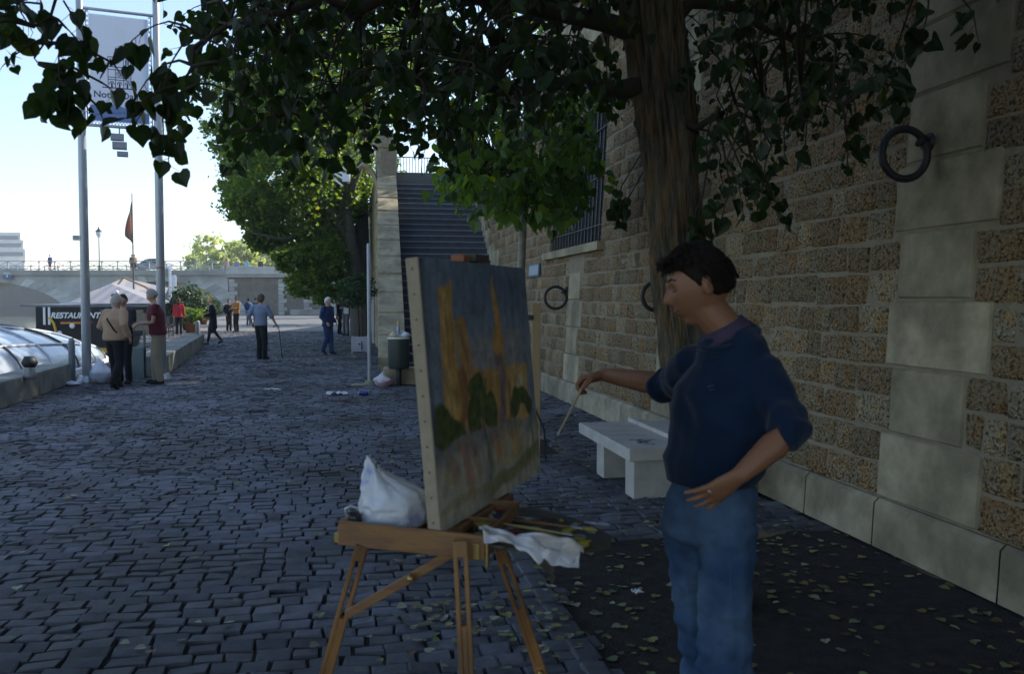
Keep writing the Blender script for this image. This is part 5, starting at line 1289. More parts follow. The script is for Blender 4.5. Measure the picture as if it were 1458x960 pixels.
# shirt collar, eye, brow, lips, ring, emblem, seams
mb=MB(); nk=J['neck']; nax=(J['head']-J['neck']).normalized()
mb.tube([nk-nax*.030,nk-nax*.012,nk+nax*.008],[(.080,.086),(.071,.074),(.064,.064)],24,side=sx,cap=False); mb.build('shirt_collar',mat('plum_cotton',(.06,.04,.075),.9,.2,20,.3,80,dist=.003),pt,True).modifiers.new('t','SOLIDIFY').thickness=.005
mb=MB(); rg=[]
for i in range(33):
    a_=6.2832*i/32; y_=sx.cross(nax); rg.append(nk-nax*.034+sx*math.cos(a_)*.086+y_*math.sin(a_)*.089)
mb.tube(rg,.011,8,cap=False); mb.build('neckline_rib',NAVY,pt,True)
bpy.context.view_layer.update()
hinv=hm.transposed()
def hs_(x,z,o=.001):
    org=J['head']+hm@V((x,-.3,z)); ok,l_,n_,_=bodyp.ray_cast(org,hm@V((0,1,0))); return (l_-hm@V((0,o,0))) if ok else J['head']+hm@V((x,-.09,z))
for sg in (-1,1):
    mb=MB(); mb.tube([hs_(sg*.012,.030,.001),hs_(sg*.030,.036,.001),hs_(sg*.050,.030,.001)],[.0024,.0034,.002],8); mb.build('eyebrow',mat('hair_12',(.012,.007,.005)),pt,True)
    mb=MB(); mb.ell(hs_(sg*.031,.004,-.006),(.012,.008,.007),12,hm); mb.build('eye',mat('closed_lid',(.27,.13,.075),.5,.1,5,0,5),pt,True)
    mb=MB(); mb.tube([hs_(sg*.018,.001,.001),hs_(sg*.031,-.0015,.003),hs_(sg*.046,.002,.001)],[.0014,.002,.0012],8); mb.build('eyelid',mat('lash',(.03,.015,.01),.6,.1,5,0,5),pt,True)
mb=MB(); mb.tube([hs_(x,-.0615+abs(x)*.12,-.0005) for x in(-.030,-.018,-.006,.006,.018,.030)],[.0016,.003,.0034,.0034,.003,.0016],8); mb.build('lips',mat('lip',(.17,.05,.04),.5,.1,5,0,5),pt,True)
# tousled hair locks
mb=MB(); rl=random.Random(9)
for i in range(1500):
    a=rl.uniform(0,6.28); z_=rl.uniform(.50,.99) if math.cos(a)>0.15 else rl.uniform(.05,.99); rr=math.sqrt(max(0,1-z_*z_)); x=rr*math.sin(a); y=-rr*math.cos(a)
    b_=V((x*.080,y*.097,z_*.124)); nrm=V((x,y,z_)); fl=V((x*.3+rl.gauss(0,.15),-.7 if z_>.5 else .25,-.45 if z_<.75 else -.05)); L=rl.uniform(.015,.035)
    p0=b_; p1=b_+nrm*.009+fl*L*.5; p2=b_+nrm*.007+fl*L+V((0,0,-.006))
    mb.tube([J['head']+hm@p for p in (p0,p1,p2)],[.0016,.0013,.0005],4,cap=False)
for i in range(70):
    x=rl.uniform(-.05,.05); b_=V((x,-.076,.086+rl.uniform(-.008,.012))); mb.tube([J['head']+hm@p for p in (b_,b_+V((0,-.020,.006)),b_+V((rl.uniform(-.01,.01),-.034,-.012+rl.uniform(-.01,.006))))],[.0032,.0026,.0008],5,cap=False)
mb.build('hair_locks',mat('hair_12',(.012,.007,.005)),pt,True)
mb=MB(); fd_=V((-.78,.14,-.60)).normalized(); rc=J['wL']+fd_*.105+V((.0,-.012,.020)); mb.tube([rc-fd_*.003,rc+fd_*.003],.0105,12,cap=False); mb.build('finger_ring',STEEL,pt,True)
# brush in hand
wr=J['wR']; hd_=(V((-.80,.30,-.36))).normalized()
grip=P(829,552,3.02); tipb=P(790,628,2.93)
t=thing('paint_brush','long thin paint brush held by the painter pointing down at the canvas','brush',grip)
dv=(tipb-grip); mb=MB(); mb.tube([-dv*.12,V((0,0,0)),dv*.8],[.003,.0045,.0035],8); mb.build('handle',mat('pale_wood',(.42,.30,.18),.5,.1,5,0,5),t,True)
mb=MB(); mb.tube([dv*.8,dv*.9],[.004,.0045],8); mb.build('ferrule',STEEL,t,True)
mb=MB(); mb.tube([dv*.9,dv*.96,dv],[.0045,.006,.002],8); mb.build('bristles',mat('brush_grey',(.12,.11,.10),.7,.2,20,.2,50),t,True)
# belt line, pocket and emblem
p=q3(1014,560,2.46); 
mb=MB(); 
bpy.context.view_layer.update()
def onsurf(name,px,py):
    o=[c for c in pt.children if c.name.split('.')[0]==name][0]; oc=V((0,0,CH))-po; d=ray(px,py).normalized()
    ok,loc_,n_,_=o.ray_cast(oc,d); return (loc_,n_) if ok else (None,None)
l_,n_=onsurf('sweater',1014,556)
if l_:
    for dx,dz,c_ in ((0,0,(.02,.05,.13)),(.006,-.02,(.12,.02,.02)),(-.004,.010,(.03,.06,.14))):
        q=l_+V((dx,0,dz)); mb.tube([q+V((-.008,0,0)),q+V((.008,0,.003))],[.0035,.003],8,col=c_)
    mb.build('emblem',mat('stitching',(1,1,1),.9,.1,50,.4,200,attr=True),pt,True)
mb=MB()
for line in ([(984,704),(990,716),(1004,722),(1020,720),(1030,712)],[(1040,716),(1036,760),(1040,830),(1046,900),(1052,955)],[(958,706),(962,735),(972,752)],[(1056,720),(1060,760),(1072,765)]):
    pts=[]
    for a,b in zip(line,line[1:]):
        for k in range(5):
            x=a[0]+(b[0]-a[0])*k/5; y=a[1]+(b[1]-a[1])*k/5; l_,n_=onsurf('trousers',x,y)
            if l_: pts.append(l_-V((0,0,0))-n_*.0005)
    if len(pts)>2: mb.tube(pts,.0014,5,cap=False)
if mb.v: mb.build('seams',mat('denim_seam',(.05,.09,.17),.9,.2,50,.3,200),pt,True)
l_=J['wL']+V((-.86,.10,-.42)).normalized()*.088
# --- people along the quay ---------------------------------------------------
FB={}
def fb(n,c):
    if n not in FB: FB[n]=fabric(n,c)
    return FB[n]
BLK=(.012,.012,.014)
g=G(168,557)
t,J2,s=person('grey haired woman seen from behind in tan cardigan with a black bag strap',G(165,554),1.68,R(165),fb('tan_wool',(.36,.24,.155)),fb('black_cloth',BLK),feet=((.08,-.12,0),(-.08,.16,.04)),hands=((.26,-.22,1.10),(-.30,-.02,.98)),lean=.03,vox=.014,hairc=(.36,.32,.27),hstyle='bob',bulk=1.12,bottom='trousers',loose=1.2,topname='cardigan')
mb=MB(); mb.tube([(.12,.0,1.45*s),(.02,.165,1.30*s),(-.12,.16,1.10*s),(-.18,.05,1.0*s),(-.14,-.13,1.02*s),(.0,-.16,1.25*s),(.12,-.06,1.44*s)],[(.004,.016)]*7,6,side=(0,0,1)); mb.build('bag_strap',fb('black_cloth',BLK),t,True)
person('dark haired person with glasses facing the camera behind the woman in the tan cardigan',G(178,547),1.70,R(-5),fb('dark_jacket',(.03,.03,.035)),fb('black_cloth',BLK),vox=.018,hairc=(.03,.02,.015),hands=((.12,-.28,1.12),(-.2,-.25,1.1)))
person('grey haired man in maroon polo and khaki trousers looking down at his hands',G(226,547),1.80,R(-62),fb('maroon_polo',(.105,.018,.028)),fb('khaki_twill',(.28,.235,.165)),feet=((.10,.02,0),(-.11,-.03,0)),hands=((.08,-.34,1.12),(-.10,-.34,1.13)),head_pitch=.35,lean=.05,vox=.014,hairc=(.30,.28,.26),hstyle='short',sleeve='short',bulk=1.15,topname='polo_shirt',loose=1.05)
person('woman in bright red jacket and black trousers standing by the potted shrubs',G(255,477),1.66,R(-160),fb('red_wool',(.42,.025,.04)),fb('black_cloth',BLK),vox=.022,hairc=(.10,.05,.025),hstyle='long',coatlen=.06,topname='jacket')
person('blonde woman in long black coat walking and looking down',G(304,491),1.68,R(-75),fb('black_cloth',BLK),fb('black_cloth',BLK),feet=((.06,-.20,0),(-.06,.28,.08)),hands=((.16,-.32,1.08),(-.18,-.28,1.05)),lean=.05,vox=.018,hairc=(.55,.36,.15),hstyle='bob',bottom='skirt',coatlen=.32,topname='coat')
person('person in orange brown jacket standing with a friend in black far along the quay',G(337,473),1.74,R(-30),fb('ochre_jacket',(.36,.17,.045)),fb('black_cloth',BLK),vox=.03,hairc=(.05,.03,.02),hands=((.12,-.3,1.2),(-.15,-.3,1.15)),topname='jacket')
person('small dark dressed woman holding a bag beside the orange brown jacket',G(326,472),1.62,R(40),fb('black_cloth',BLK),fb('black_cloth',BLK),vox=.03,hairc=(.04,.025,.02),hands=((.15,-.3,1.15),(-.2,-.1,.95)),topname='jacket')
t,J2,s=person('walker in light blue jacket with a dark blue backpack far along the quay',G(354,464),1.68,R(170),fb('light_blue_cloth',(.22,.38,.58)),fb('blue_trouser',(.06,.10,.18)),vox=.035,hairc=(.05,.04,.03),topname='jacket')
mb=MB(); mb.ell((0,.19,1.25*s),(.17,.12,.26),12); mb.build('backpack',fb('dark_blue_cloth',(.02,.04,.12)),t,True)
person('person in dark clothes walking beside the blue backpack',G(364,463),1.72,R(175),fb('teal_cloth',(.05,.10,.11)),fb('black_cloth',BLK),vox=.035,hairc=(.06,.04,.03))
t,J2,s=person('brown haired walker with grey blue sweater and black trousers leaning on a cane',G(372,512),1.74,R(160),fb('grey_blue_knit',(.17,.20,.28)),fb('black_cloth',BLK),feet=((.05,.02,0),(-.14,.04,0)),hands=((-.0+.30,-.02,.98),(-.36,-.22,.90)),lean=.0,vox=.015,hairc=(.11,.07,.045),hstyle='bob',sleeve='elbow',topname='sweater',loose=1.08)
wrw=Matrix.Rotation(R(160),3,'Z')@J2['wR']+G(372,512)
cb=G(402,511); cg=P(386,467,wrw.y); tc_=thing('walking_cane','dark crook handled cane held by the walker in the grey blue sweater','cane',cb)
wr2=wrw-cb; hx=wr2+V((.04,-.02,-.05)); mb=MB(); mb.tube([hx+V((-.12,0,-.03)),hx+V((-.08,0,.02)),hx+V((-.02,0,.035)),hx+V((.03,0,.0)),hx*.55+V((.02,0,0)),V((0,0,0))],[.012,.013,.013,.012,.011,.011],8); mb.build('shaft',fb('dark_wood',(.05,.03,.02)),tc_,True)
person('white haired woman in navy jacket and blue trousers walking towards the right',G(467,504),1.66,R(60),fb('navy_jacket',(.025,.04,.11)),fb('blue_slacks',(.03,.05,.13)),feet=((.05,-.10,0),(-.05,.16,.04)),hands=((.20,-.16,.98),(-.2,-.14,.98)),vox=.016,hairc=(.62,.60,.57),hstyle='bob',topname='jacket',coatlen=.05,loose=1.1)
t,J2,s=person('person in dark jacket and grey trousers reading a white leaflet beside the planter',G(493,478),1.80,R(-20),fb('dark_jacket',(.03,.03,.035)),fb('grey_trouser',(.11,.11,.12)),hands=((.10,-.30,1.22),(-.10,-.30,1.22)),head_pitch=.25,vox=.022,hairc=(.07,.05,.04),topname='jacket')
mb=MB(); mb.box((0,0,0),(.22,.02,.28)); lf=mb.build('leaflet',fb('white_paper',(.6,.62,.68)),None); lf.location=G(493,478)+V((.07,-.36,1.12)); tag(lf,'white leaflet held by the person in the dark jacket','leaflet')
person('figure in black coat half hidden behind the leaflet reader',G(483,476),1.68,R(80),fb('black_cloth',BLK),fb('black_cloth',BLK),vox=.025,hairc=(.06,.04,.03),coatlen=.2,topname='coat')
# people on the bridge and the abutment terrace
zb=bz1
for (px,yaw,top,lb) in ((73,0,(.05,.08,.25),'person in blue walking over the bridge left of the street lamp'),(189,0,(.05,.05,.07),'person in dark coat on the bridge beside the grey car'),(193,30,(.40,.27,.14),'person in sandy top on the bridge beside the grey car')):
    q=V((pxX(px,BY+1.5),BY+1.5,zb)); person(lb,q,1.72,R(yaw),fb('c%d'%px,top),fb('black_cloth',BLK),vox=.05,hairc=(.05,.03,.02))
zt_=pyZ(391)-.15
for (px,top,lb) in ((324,(.42,.22,.22),'pink topped person leaning on the parapet at its left end'),(338,(.18,.2,.32),'person in grey blue leaning on the abutment parapet'),(352,(.20,.38,.45),'person in pale teal leaning on the abutment parapet'),(372,(.04,.04,.05),'person in black leaning on the abutment parapet, rightmost of the row')):
    q=V((pxX(px,BY+.8),BY+.8,zt_)); person(lb,q,1.85,R(180),fb('a%d'%px,top),fb('black_cloth',BLK),vox=.05,hairc=(.09,.05,.03))
# bicycle on bridge
t=thing('bicycle','parked bicycle seen through the bridge railing next to the person in blue','bicycle',V((pxX(81,BY+1.2),BY+1.2,zb)))
for x in(-.5,.5):
    mb=MB()
    for i in range(16):
        a0=6.283*i/16;a1=6.283*(i+1)/16; mb.bar((x+.34*math.cos(a0),0,.35+.34*math.sin(a0)),(x+.34*math.cos(a1),0,.35+.34*math.sin(a1)),.03,.03,up=(0,1,0))
    mb.build('wheel',IRON,t)
mb=MB()
for a,b in (((-.5,0,.35),(-.15,0,.85)),((-.15,0,.8),(.35,0,.85)),((-.05,0,.35),(.35,0,.8)),((-.5,0,.35),(-.05,0,.33)),((.5,0,.35),(.35,0,1.0))): mb.tube([a,b],.018,6)
mb.build('bicycle_frame',fb('red_frame',(.25,.05,.05)),t); mb=MB(); mb.ell((-.17,0,.92),(.13,.06,.03),8); mb.build('saddle',IRON,t); mb=MB(); mb.tube([(.35,-.22,1.02),(.35,.22,1.02)],.015,6); mb.build('handlebar',IRON,t)
# car
t=thing('parked_car','small grey blue hatchback car crossing the bridge','car',V((pxX(217,BY+4),BY+4,zb)))
CARP=mat('car_paint',(.22,.27,.34),.25,.05,3,0,5,metal=.3)
pr=[(-2.0,.3),(-2.02,.62),(-1.9,.78),(-1.0,.90),(-.45,1.30),(.1,1.42),(.9,1.40),(1.5,1.0),(1.95,.92),(2.0,.6),(1.98,.3)]
mb=MB(); n=len(pr)
for yy,k in ((-.8,1),(-.83,1),(.83,1),(.8,1)): pass
vs=[(x,-.82 if z_<.95 else -.66,z_) for x,z_ in pr]+[(x,.82 if z_<.95 else .66,z_) for x,z_ in pr]
mb.add(vs,[tuple(range(n)),tuple(range(2*n-1,n-1,-1))]+[(i,n+i,n+(i+1)%n,(i+1)%n) for i in range(n)]); mb.build('body',CARP,t,bevel=.05)
mb=MB(); 
for sg in(-1,1):
    y=lambda z_: sg*(.83-.17*(z_-.92)/.4)
    mb=MB(); mb.add([(-.85,y(.94),.94),(.25,y(.94),.94),(.25,y(1.33),1.33),(-.40,y(1.26),1.26)],[(0,1,2,3)]); mb.build('window',mat('dark_glass',(0,0,0)),t); mb=MB(); mb.add([(.32,y(.94),.94),(1.25,y(.94),.94),(.95,y(1.32),1.32),(.32,y(1.33),1.33)],[(0,1,2,3)]); mb.build('window',mat('dark_glass',(0,0,0)),t)
for x in(-1.25,1.25):
    for sg in(-1,1):
        mb=MB(); mb.tube([(x,sg*.70,.31),(x,sg*.84,.31)],[.31,.31],18,taper_cap=.05); w_=mb.build('wheel',IRON,t,True)
        mb=MB(); mb.tube([(x,sg*.845,.31),(x,sg*.87,.31)],[.19,.18],12,taper_cap=.05); mb.build('rim',STEEL,w_,True)
for sg in(-1,1):
    mb=MB(); mb.ell((-1.96,sg*.6,.66),(.08,.15,.08),8); mb.build('headlight',mat('lamp_glass',(.6,.6,.6),.2,.05,3,0,5),t,True)
    mb=MB(); mb.ell((1.97,sg*.62,.76),(.05,.1,.11),8); mb.build('tail_light',mat('tail_red',(.4,.02,.02),.3,.05,3,0,5),t,True)
# street lamps on the bridge
g=V((pxX(143,BY+.3),BY+.3,zb)); t=thing('street_lamp','classic lantern street lamp standing on the bridge parapet','street lamp',g); H=P(143,338,g.y).z-zb
mb=MB(); mb.tube([(0,0,0),(0,0,.5),(0,0,.6),(0,0,H)],[.14,.12,.06,.045],10); mb.build('post',IRON,t,True)
mb=MB(); mb.tube([(0,0,H),(0,0,H+.35),(0,0,H+.55)],[.13,.30,.32],8,taper_cap=.05); mb.build('lantern',mat('milk_glass',(.65,.68,.72),.3,.05,3,0,5),t)
mb=MB(); mb.tube([(0,0,H+.57),(0,0,H+.62),(0,0,H+.85),(0,0,H+.95),(0,0,H+1.15)],[.34,.34,.12,.07,.02],10,taper_cap=.05); mb.build('lantern_cap',IRON,t)
# far building
t=thing('stepped_building','pale stepped modern building with dark window bands beyond the bridge','building',V((-112,185,0)))
mb=MB(); mw=MB(); k=185/F
for (xr,z0,z1) in ((37,0,9.0),(33,9.0,12.4),(29,12.4,14.3),(24,14.3,15.9)):
    x1=(xr-729)*k+112; mb.box((x1/2-15,10,(z0+z1)/2),(x1+30,20-z0*.3,z1-z0))
    mw.box((x1/2-15,-.02+0.0+z0*.15,z1-1.1),(x1+29,.3,.8))
mb.build('wall',mat('pale_render',(.80,.76,.70),.8,.1,1,.1,5),t); mw.build('window_bands',mat('band_glass',(.25,.27,.30),.3,.1,1,0,5),t)
t=thing('slim_tower','faint slender pointed spire far behind the pale trees','spire',V(((285-729)/F*260,260,0)))
mb=MB(); mb.box((0,0,7),(1.9,1.9,22)); mb.add([(-.95,-.95,18),(.95,-.95,18),(.95,.95,18),(-.95,.95,18),(0,0,P(285,335,260).z)],[(0,1,4),(1,2,4),(2,3,4),(3,0,4)]); mb.build('shaft',mat('far_stone',(.35,.34,.32),.8,.1,1,0,5),t)
# far bank wall, its colour darkened so the arch openings read as shaded
t=thing('far_bank_wall','long far bank wall coloured dark so the arches in front read shaded','wall',V((-110,170,-1.5)))
mb=MB(); mb.box((0,4,3.5),(150,8,7.0)); mb.build('masonry',mat('darkened_far_bank_stone',(.13,.13,.12),.9,.15,.4,0,5),t)

# ------------------------------------------------------------------ boats
BK=mat('black_hull_paint',(.010,.010,.012),.6,.2,3,.05,20,spec=.2); MAR=mat('maroon_hull',(.07,.012,.018),.35,.2,3,.05,20); YEL=mat('yellow_paint',(.65,.42,.03),.5,.1,5,0,5); WHT=mat('white_paint',(.75,.77,.8),.5,.05,5,0,5); REDP=mat('red_lettering',(.35,.02,.03),.5,.1,5,0,5)
Yr=40.0; rb=thing('restaurant_boat','dark restaurant barge with striped awning moored at the quay','boat',((128-729)/F*Yr,Yr,-1.5),R(0)); ro=rb.location.copy()
k=Yr/F; bu2=V((-.28,.96,0)).normalized()
def rp(px,py,dY=0): return P(px,py,Yr+dY*.96)-ro
xl,xr=rp(52,430).x,rp(205,430).x
def hexprism(x0,x1,z0,z1,L,inset=0):
    a=[V((x0,0,0)),V((x1,0,0))]; b=[v+bu2*L for v in a]; mb.add([(v.x,v.y,z) for z in(z0,z1) for v in(a[0],a[1],b[1],b[0])],[(3,2,1,0),(4,5,6,7),(0,1,5,4),(1,2,6,5),(2,3,7,6),(3,0,4,7)])
zr=lambda py:P(0,py,Yr).z+1.5
mb=MB(); 
hl=[(xl-.6,.0),(xl-.2,-1.4),(xl+1.4,-2.6),((xl+xr)/2,-2.9),(xr-1.4,-2.6),(xr+.1,-1.4),(xr+.35,.0)]
top_=[V((x,y,zr(495))) for x,y in hl]+[V((xr+.35,0,zr(495)))+bu2*25,V((xl-.6,0,zr(495)))+bu2*25]
bot_=[V((x*.88,y*.8+.2,-.4)) for x,y in hl]+[V((xr,0,-.4))+bu2*25,V((xl,0,-.4))+bu2*25]; n=len(top_)
mb.add(top_+bot_,[tuple(range(n)),tuple(range(2*n-1,n-1,-1))]+[(i,n+i,n+(i+1)%n,(i+1)%n) for i in range(n)]); mb.build('hull',MAR,rb)
mb=MB(); st_=[v+V((0,0,.10)) for v in top_]; lo_=[v-V((0,0,.12)) for v in top_]
for a,b,c,d in zip(st_,st_[1:],lo_[1:],lo_): 
    o_=V((0,-.03,0)) ; mb.add([a+o_,b+o_,c+o_,d+o_],[(0,1,2,3)])
mb.build('yellow_stripe',YEL,rb)
mb=MB(); hexprism(xl-.05,xr-.1,zr(497),zr(437),24); mb.build('cabin',BK,rb)
mb=MB(); hexprism(xl-.75,xr+.3,zr(437),zr(434),24.4); mb.build('cabin_roof',mat('roof_paint',(.10,.11,.14),.4,.2,3,.1,20),rb)
# awning
def awning_mat():
    m=bpy.data.materials.new('striped_awning'); m.use_nodes=True; t_=m.node_tree; N=t_.nodes; L=t_.links; b=N['Principled BSDF']; b.inputs['Roughness'].default_value=.7
    tc=N.new('ShaderNodeTexCoord'); wv_=N.new('ShaderNodeTexWave'); wv_.inputs['Scale'].default_value=.55; wv_.inputs['Distortion'].default_value=.6; L.new(tc.outputs['Object'],wv_.inputs[0])
    rp_=N.new('ShaderNodeValToRGB'); e=rp_.color_ramp.elements; e[0].position=.45; e[0].color=(.29,.26,.26,1); e[1].position=.62; e[1].color=(.19,.21,.26,1); L.new(wv_.outputs[0],rp_.inputs[0]); L.new(rp_.outputs[0],b.inputs['Base Color']); return m
AW=awning_mat()
mb=MB(); e0,e1=rp(96,431),rp(222,432); pk=rp(158,404,3.2); pk2=pk+bu2*3; b0=e0+bu2*9; b1=e1+bu2*9; e0+=bu2*.3; e1+=bu2*.3
mb.add([e0,e1,b1,b0,pk,pk2],[(0,1,4),(1,2,5,4),(2,3,5),(3,0,4,5)]); mb.build('awning',AW,rb)
mb=MB(); f0=rp(150,405,10); f1=rp(238,412,10); r0_=rp(172,392,11.5); 
c0=rp(120,420,9.5); c1=rp(232,425,9.2); d0=rp(176,396,13); 
mb.add([c0,c1,rp(240,410,17),d0],[(0,1,2,3)]); mb.build('rear_awning',AW,rb)
mb=MB(); mb.bar(rp(176,395,13),rp(232,420,9.2),.09,.09); mb.bar(rp(207,409,8.5),rp(218,417,8.5),.12,.08); mb.build('awning_beam',mat('beam_brown',(.20,.13,.08),.6,.2,5,0,5),rb)
text('RESTAURANT',.36,(rp(108,453).x,-.08,zr(453)),rb,WHT,shear=.28,bold=.012)
text('CAFE CONCERT',.20,(rp(110,462).x,-.08,zr(462)),rb,REDP,shear=.2,bold=.006)
mb=MB(); 
for x in (64,71): mb.box((rp(x,450).x,-.05,zr(450)),(.10,.04,.8))
mb.build('window_mullion',WHT,rb)
mb=MB(); mb.tube([rp(72,453)+V((0,-.1,0)),rp(78,460)+V((0,-.1,0)),rp(81,470)+V((0,-.1,0)),rp(82,488)+V((0,-.1,0))],.06,8); mb.tube([rp(88,460)+V((0,-.08,0)),rp(125,460)+V((0,-.08,0))],.03,6); mb.build('yellow_rail',YEL,rb,True)
mb=MB()
for i in range(18):
    a0=6.283*i/18;a1=6.283*(i+1)/18; c=rp(137,507,0)+V((0,-3.05,0)); mb.tube([c+V((.14*math.cos(a0)*1.1,0,.26*math.sin(a0)*1.0)),c+V((.14*math.cos(a1)*1.1,0,.26*math.sin(a1)))],.045,6)
mb.build('yellow_oval',YEL,rb,True)
mb=MB(); 
for a,b in ((104,464),(86,475)): mb.ell(rp(a,b)+V((0,-.08,0)),(.13,.03,.13),10)
mb.build('porthole',WHT,rb,True)
for x in (150,168,186,198):
    mb=MB(); mb.box((rp(x,455).x,-.03,zr(456)),(.42,.04,.95)); mb.build('window',mat('dark_glass',(0,0,0)),rb)
mb=MB(); c=rp(163,427,-.3); mb.tube([c-V((0,0,.5)),c+V((0,0,.12))],[.07,.07],8); mb.ell(c+V((0,0,.2)),(.16,.16,.08),10); mb.build('deck_lamp',IRON,rb,True); mb=MB(); mb.ell(c+V((.1,0,.34)),(.1,.1,.1),10); mb.build('lamp_globe',WHT,rb,True)
mb=MB(); a=rp(190,395,12); z_top=P(190,276,Yr+11.5).z+1.5; mb.tube([a-V((0,0,1)),V((a.x,a.y,z_top))],[.05,.03],8); mb.build('flag_mast',mat('mast_wood',(.12,.09,.07),.5,.2,5,0,5),rb,True)
def flagf(u,v):
    zt0=z_top-.35; w_=.42*math.sin(min(1,v*1.3)*1.57)*(1-sstep(.8,1,v)); return V((a.x-.02-u*w_,a.y+.08*math.sin(u*8+v*3),zt0-v*2.5-u*.25*(1-v)))
o=cloth('flag',flagf,14,18,mat('flag_cloth',(.16,.17,.15),.8,.1,3,0,5,col2=(.38,.10,.05),c2scale=.8),rb)
# white masts/sails left of the plants
t=thing('white_pennant','tall narrow white vertical pennants standing by the terrace plants','pennant',G(246,462)); gY=t.location.y
for x,y0,y1,w_ in ((243,382,452,.16),(249,392,460,.26)):
    mb=MB(); z0=P(x,y1,gY).z; z1=P(x,y0,gY).z; mb.box(((x-246)*gY/F,0,(z0+z1)/2),(w_,.04,z1-z0)); mb.tube([((x-246)*gY/F,0.04,0),((x-246)*gY/F,.04,z1)],.03,6); mb.build('pennant_cloth',WHT,t)
# glass roofed boat
gbt=thing('glass_roof_boat','long low river boat with curved glass roof and white ribs beside the parapet','boat',(-13.2,16,-1.5)); go=gbt.location.copy()
GLS=mat('roof_glass',(.30,.37,.45),.12,.15,2,.1,2,col2=(.42,.47,.54),c2scale=1.2); RIB=mat('rib_white',(.7,.72,.75),.4,.05,5,0,5)
Y0g,Y1g=5.0,26.95
def gp(Y,a,o=0):
    """arc across the hull, a from 0 (quay side) to pi"""
    f=max(0,(Y-13)/14.0); tp=math.sqrt(max(0,1-f*f)) if f<1 else 0
    ww=3.1*(.3+.7*tp); hh=(1.42)*tp+o
    cx=-13.2-.06*(Y-16)
    return V((cx+ww*math.cos(a),Y,.02+max(0.02,hh)*math.sin(a)-.12+0))-go
mb=MB(); nY,nA=40,20
for i in range(nY+1):
    Y=Y0g+(Y1g-Y0g)*i/nY
    for j in range(nA+1): mb.v.append(tuple(gp(Y,math.pi*j/nA))); mb.c.append((1,1,1))
mb.f=[(i*(nA+1)+j,i*(nA+1)+j+1,(i+1)*(nA+1)+j+1,(i+1)*(nA+1)+j) for i in range(nY) for j in range(nA)]; mb.m=[0]*len(mb.f); mb.build('glass_roof',GLS,gbt,True)
for i in range(0,13):
    Y=6.5+i*1.75
    if Y>26.6: break
    mb=MB(); mb.tube([gp(Y+.0,math.pi*j/20,.03) for j in range(21)],.035,6); mb.build('rib',mat('rib_dark',(.05,.055,.06),.4,.1,5,0,5) if i%2 else RIB,gbt,True)
mb=MB()
for a in (R(32),R(62),R(90)): mb.tube([gp(Y0g+(26.9-Y0g)*i/40,a,.03) for i in range(41)],.03,6)
mb.build('roof_stringer',RIB,gbt,True)
mb=MB(); 
for z0,z1,x_ in ((-1.9,-.12,3.35),):
    pts=[]; 
    for i in range(25):
        Y=Y0g+(28.2-Y0g)*i/24; f=max(0,(Y-14)/14.3); w_=x_*math.sqrt(max(0,1-f*f)); pts.append((Y,w_))
    L_=[(-13.2-.06*(Y-16)+w_,Y) for Y,w_ in pts]; R_=[(-13.2-.06*(Y-16)-w_,Y) for Y,w_ in pts][::-1]
    pl=[(x-go.x,y-go.y) for x,y in L_+R_[1:]]; mb.prism(pl,z0+1.5,z1+1.5)
mb.build('hull',WHT,gbt)
# mooring capstan on quay edge
g=G(65,535,.40); t=thing('mooring_bollard','small steel mooring bollard on top of the low parapet','bollard',V((g.x-.25,g.y,.40)))
mb=MB(); mb.tube([(0,0,0),(0,0,.15),(0,0,.2)],[.10,.07,.09],12); mb.build('post',STEEL,t,True); mb=MB(); mb.tube([(0,0,.2),(0,0,.25)],[.12,.1],12); mb.build('cap',IRON,t,True)
# pale green gangway gate
g=G(184,545); t=thing('gangway_gate','pale green gangway panel between the masts and the parapet','gate',G(196,541))
mb=MB(); mb.box((0,0,.34),(.34,.05,.62)); mb.box((-.15,0,.5),(.04,.05,1.0)); mb.box((.15,0,.5),(.04,.05,1.0)); mb.build('panel',mat('gate_green',(.13,.18,.17),.5,.1,3,.05,20),t,bevel=.01)
# low step across the gap in the parapet
# ------------------------------------------------------------------ terrace plants and furniture
POT=mat('terracotta',(.26,.10,.05),.8,.2,8,.2,40)
def potplant(px,py,h,w_,n,label,m,leaf,pot=.35,tall=False,sd_=1,yl=0,colr=((.7,.8,.7),(1.5,1.35,1.0))):
    g=G(px,py); t=thing('potted_shrub',label,'potted plant',g)
    mb=MB(); mb.tube([(0,0,0),(0,0,pot),(0,0,pot+.05)],[pot*.5,pot*.68,pot*.72],14,taper_cap=.05); mb.build('pot',POT,t,True)
    mb=MB(); mb.tube([(0,0,pot),(0,0,h*.7)],[.04,.02],6); mb.build('stem',TWIG,t,True)
    leafcloud('foliage',[(0,0,pot+(h-pot)*.55,w_*.5,w_*.5,(h-pot)*.5,n),(w_*.2,0,pot+(h-pot)*.35,w_*.35,w_*.4,(h-pot)*.35,n//2),(-w_*.25,0,pot+(h-pot)*.45,w_*.3,w_*.4,(h-pot)*.3,n//2)],leaf,m,t,seed=sd_,yellow=yl,colr=colr)
potplant(268,470,2.3,1.8,1500,'large dark green shrub in a pot behind the red jacket woman',SHRUB,.17,.5,sd_=41)
potplant(272,474,1.25,1.3,900,'bushy mid green plant in a terracotta pot in front of the large dark shrub',PLANE,.12,.42,sd_=42)
potplant(290,462,1.6,1.5,900,'dark leafy shrub at the right end of the terrace plants',SHRUB,.17,.4,sd_=43)
potplant(237,466,1.5,1.0,600,'yellow green plant beside the white pennants',PLANE,.15,.4,sd_=44)
potplant(300,456,1.5,1.6,900,'tall shrub furthest away near the bridge arch',SHRUB,.2,.4,sd_=45)
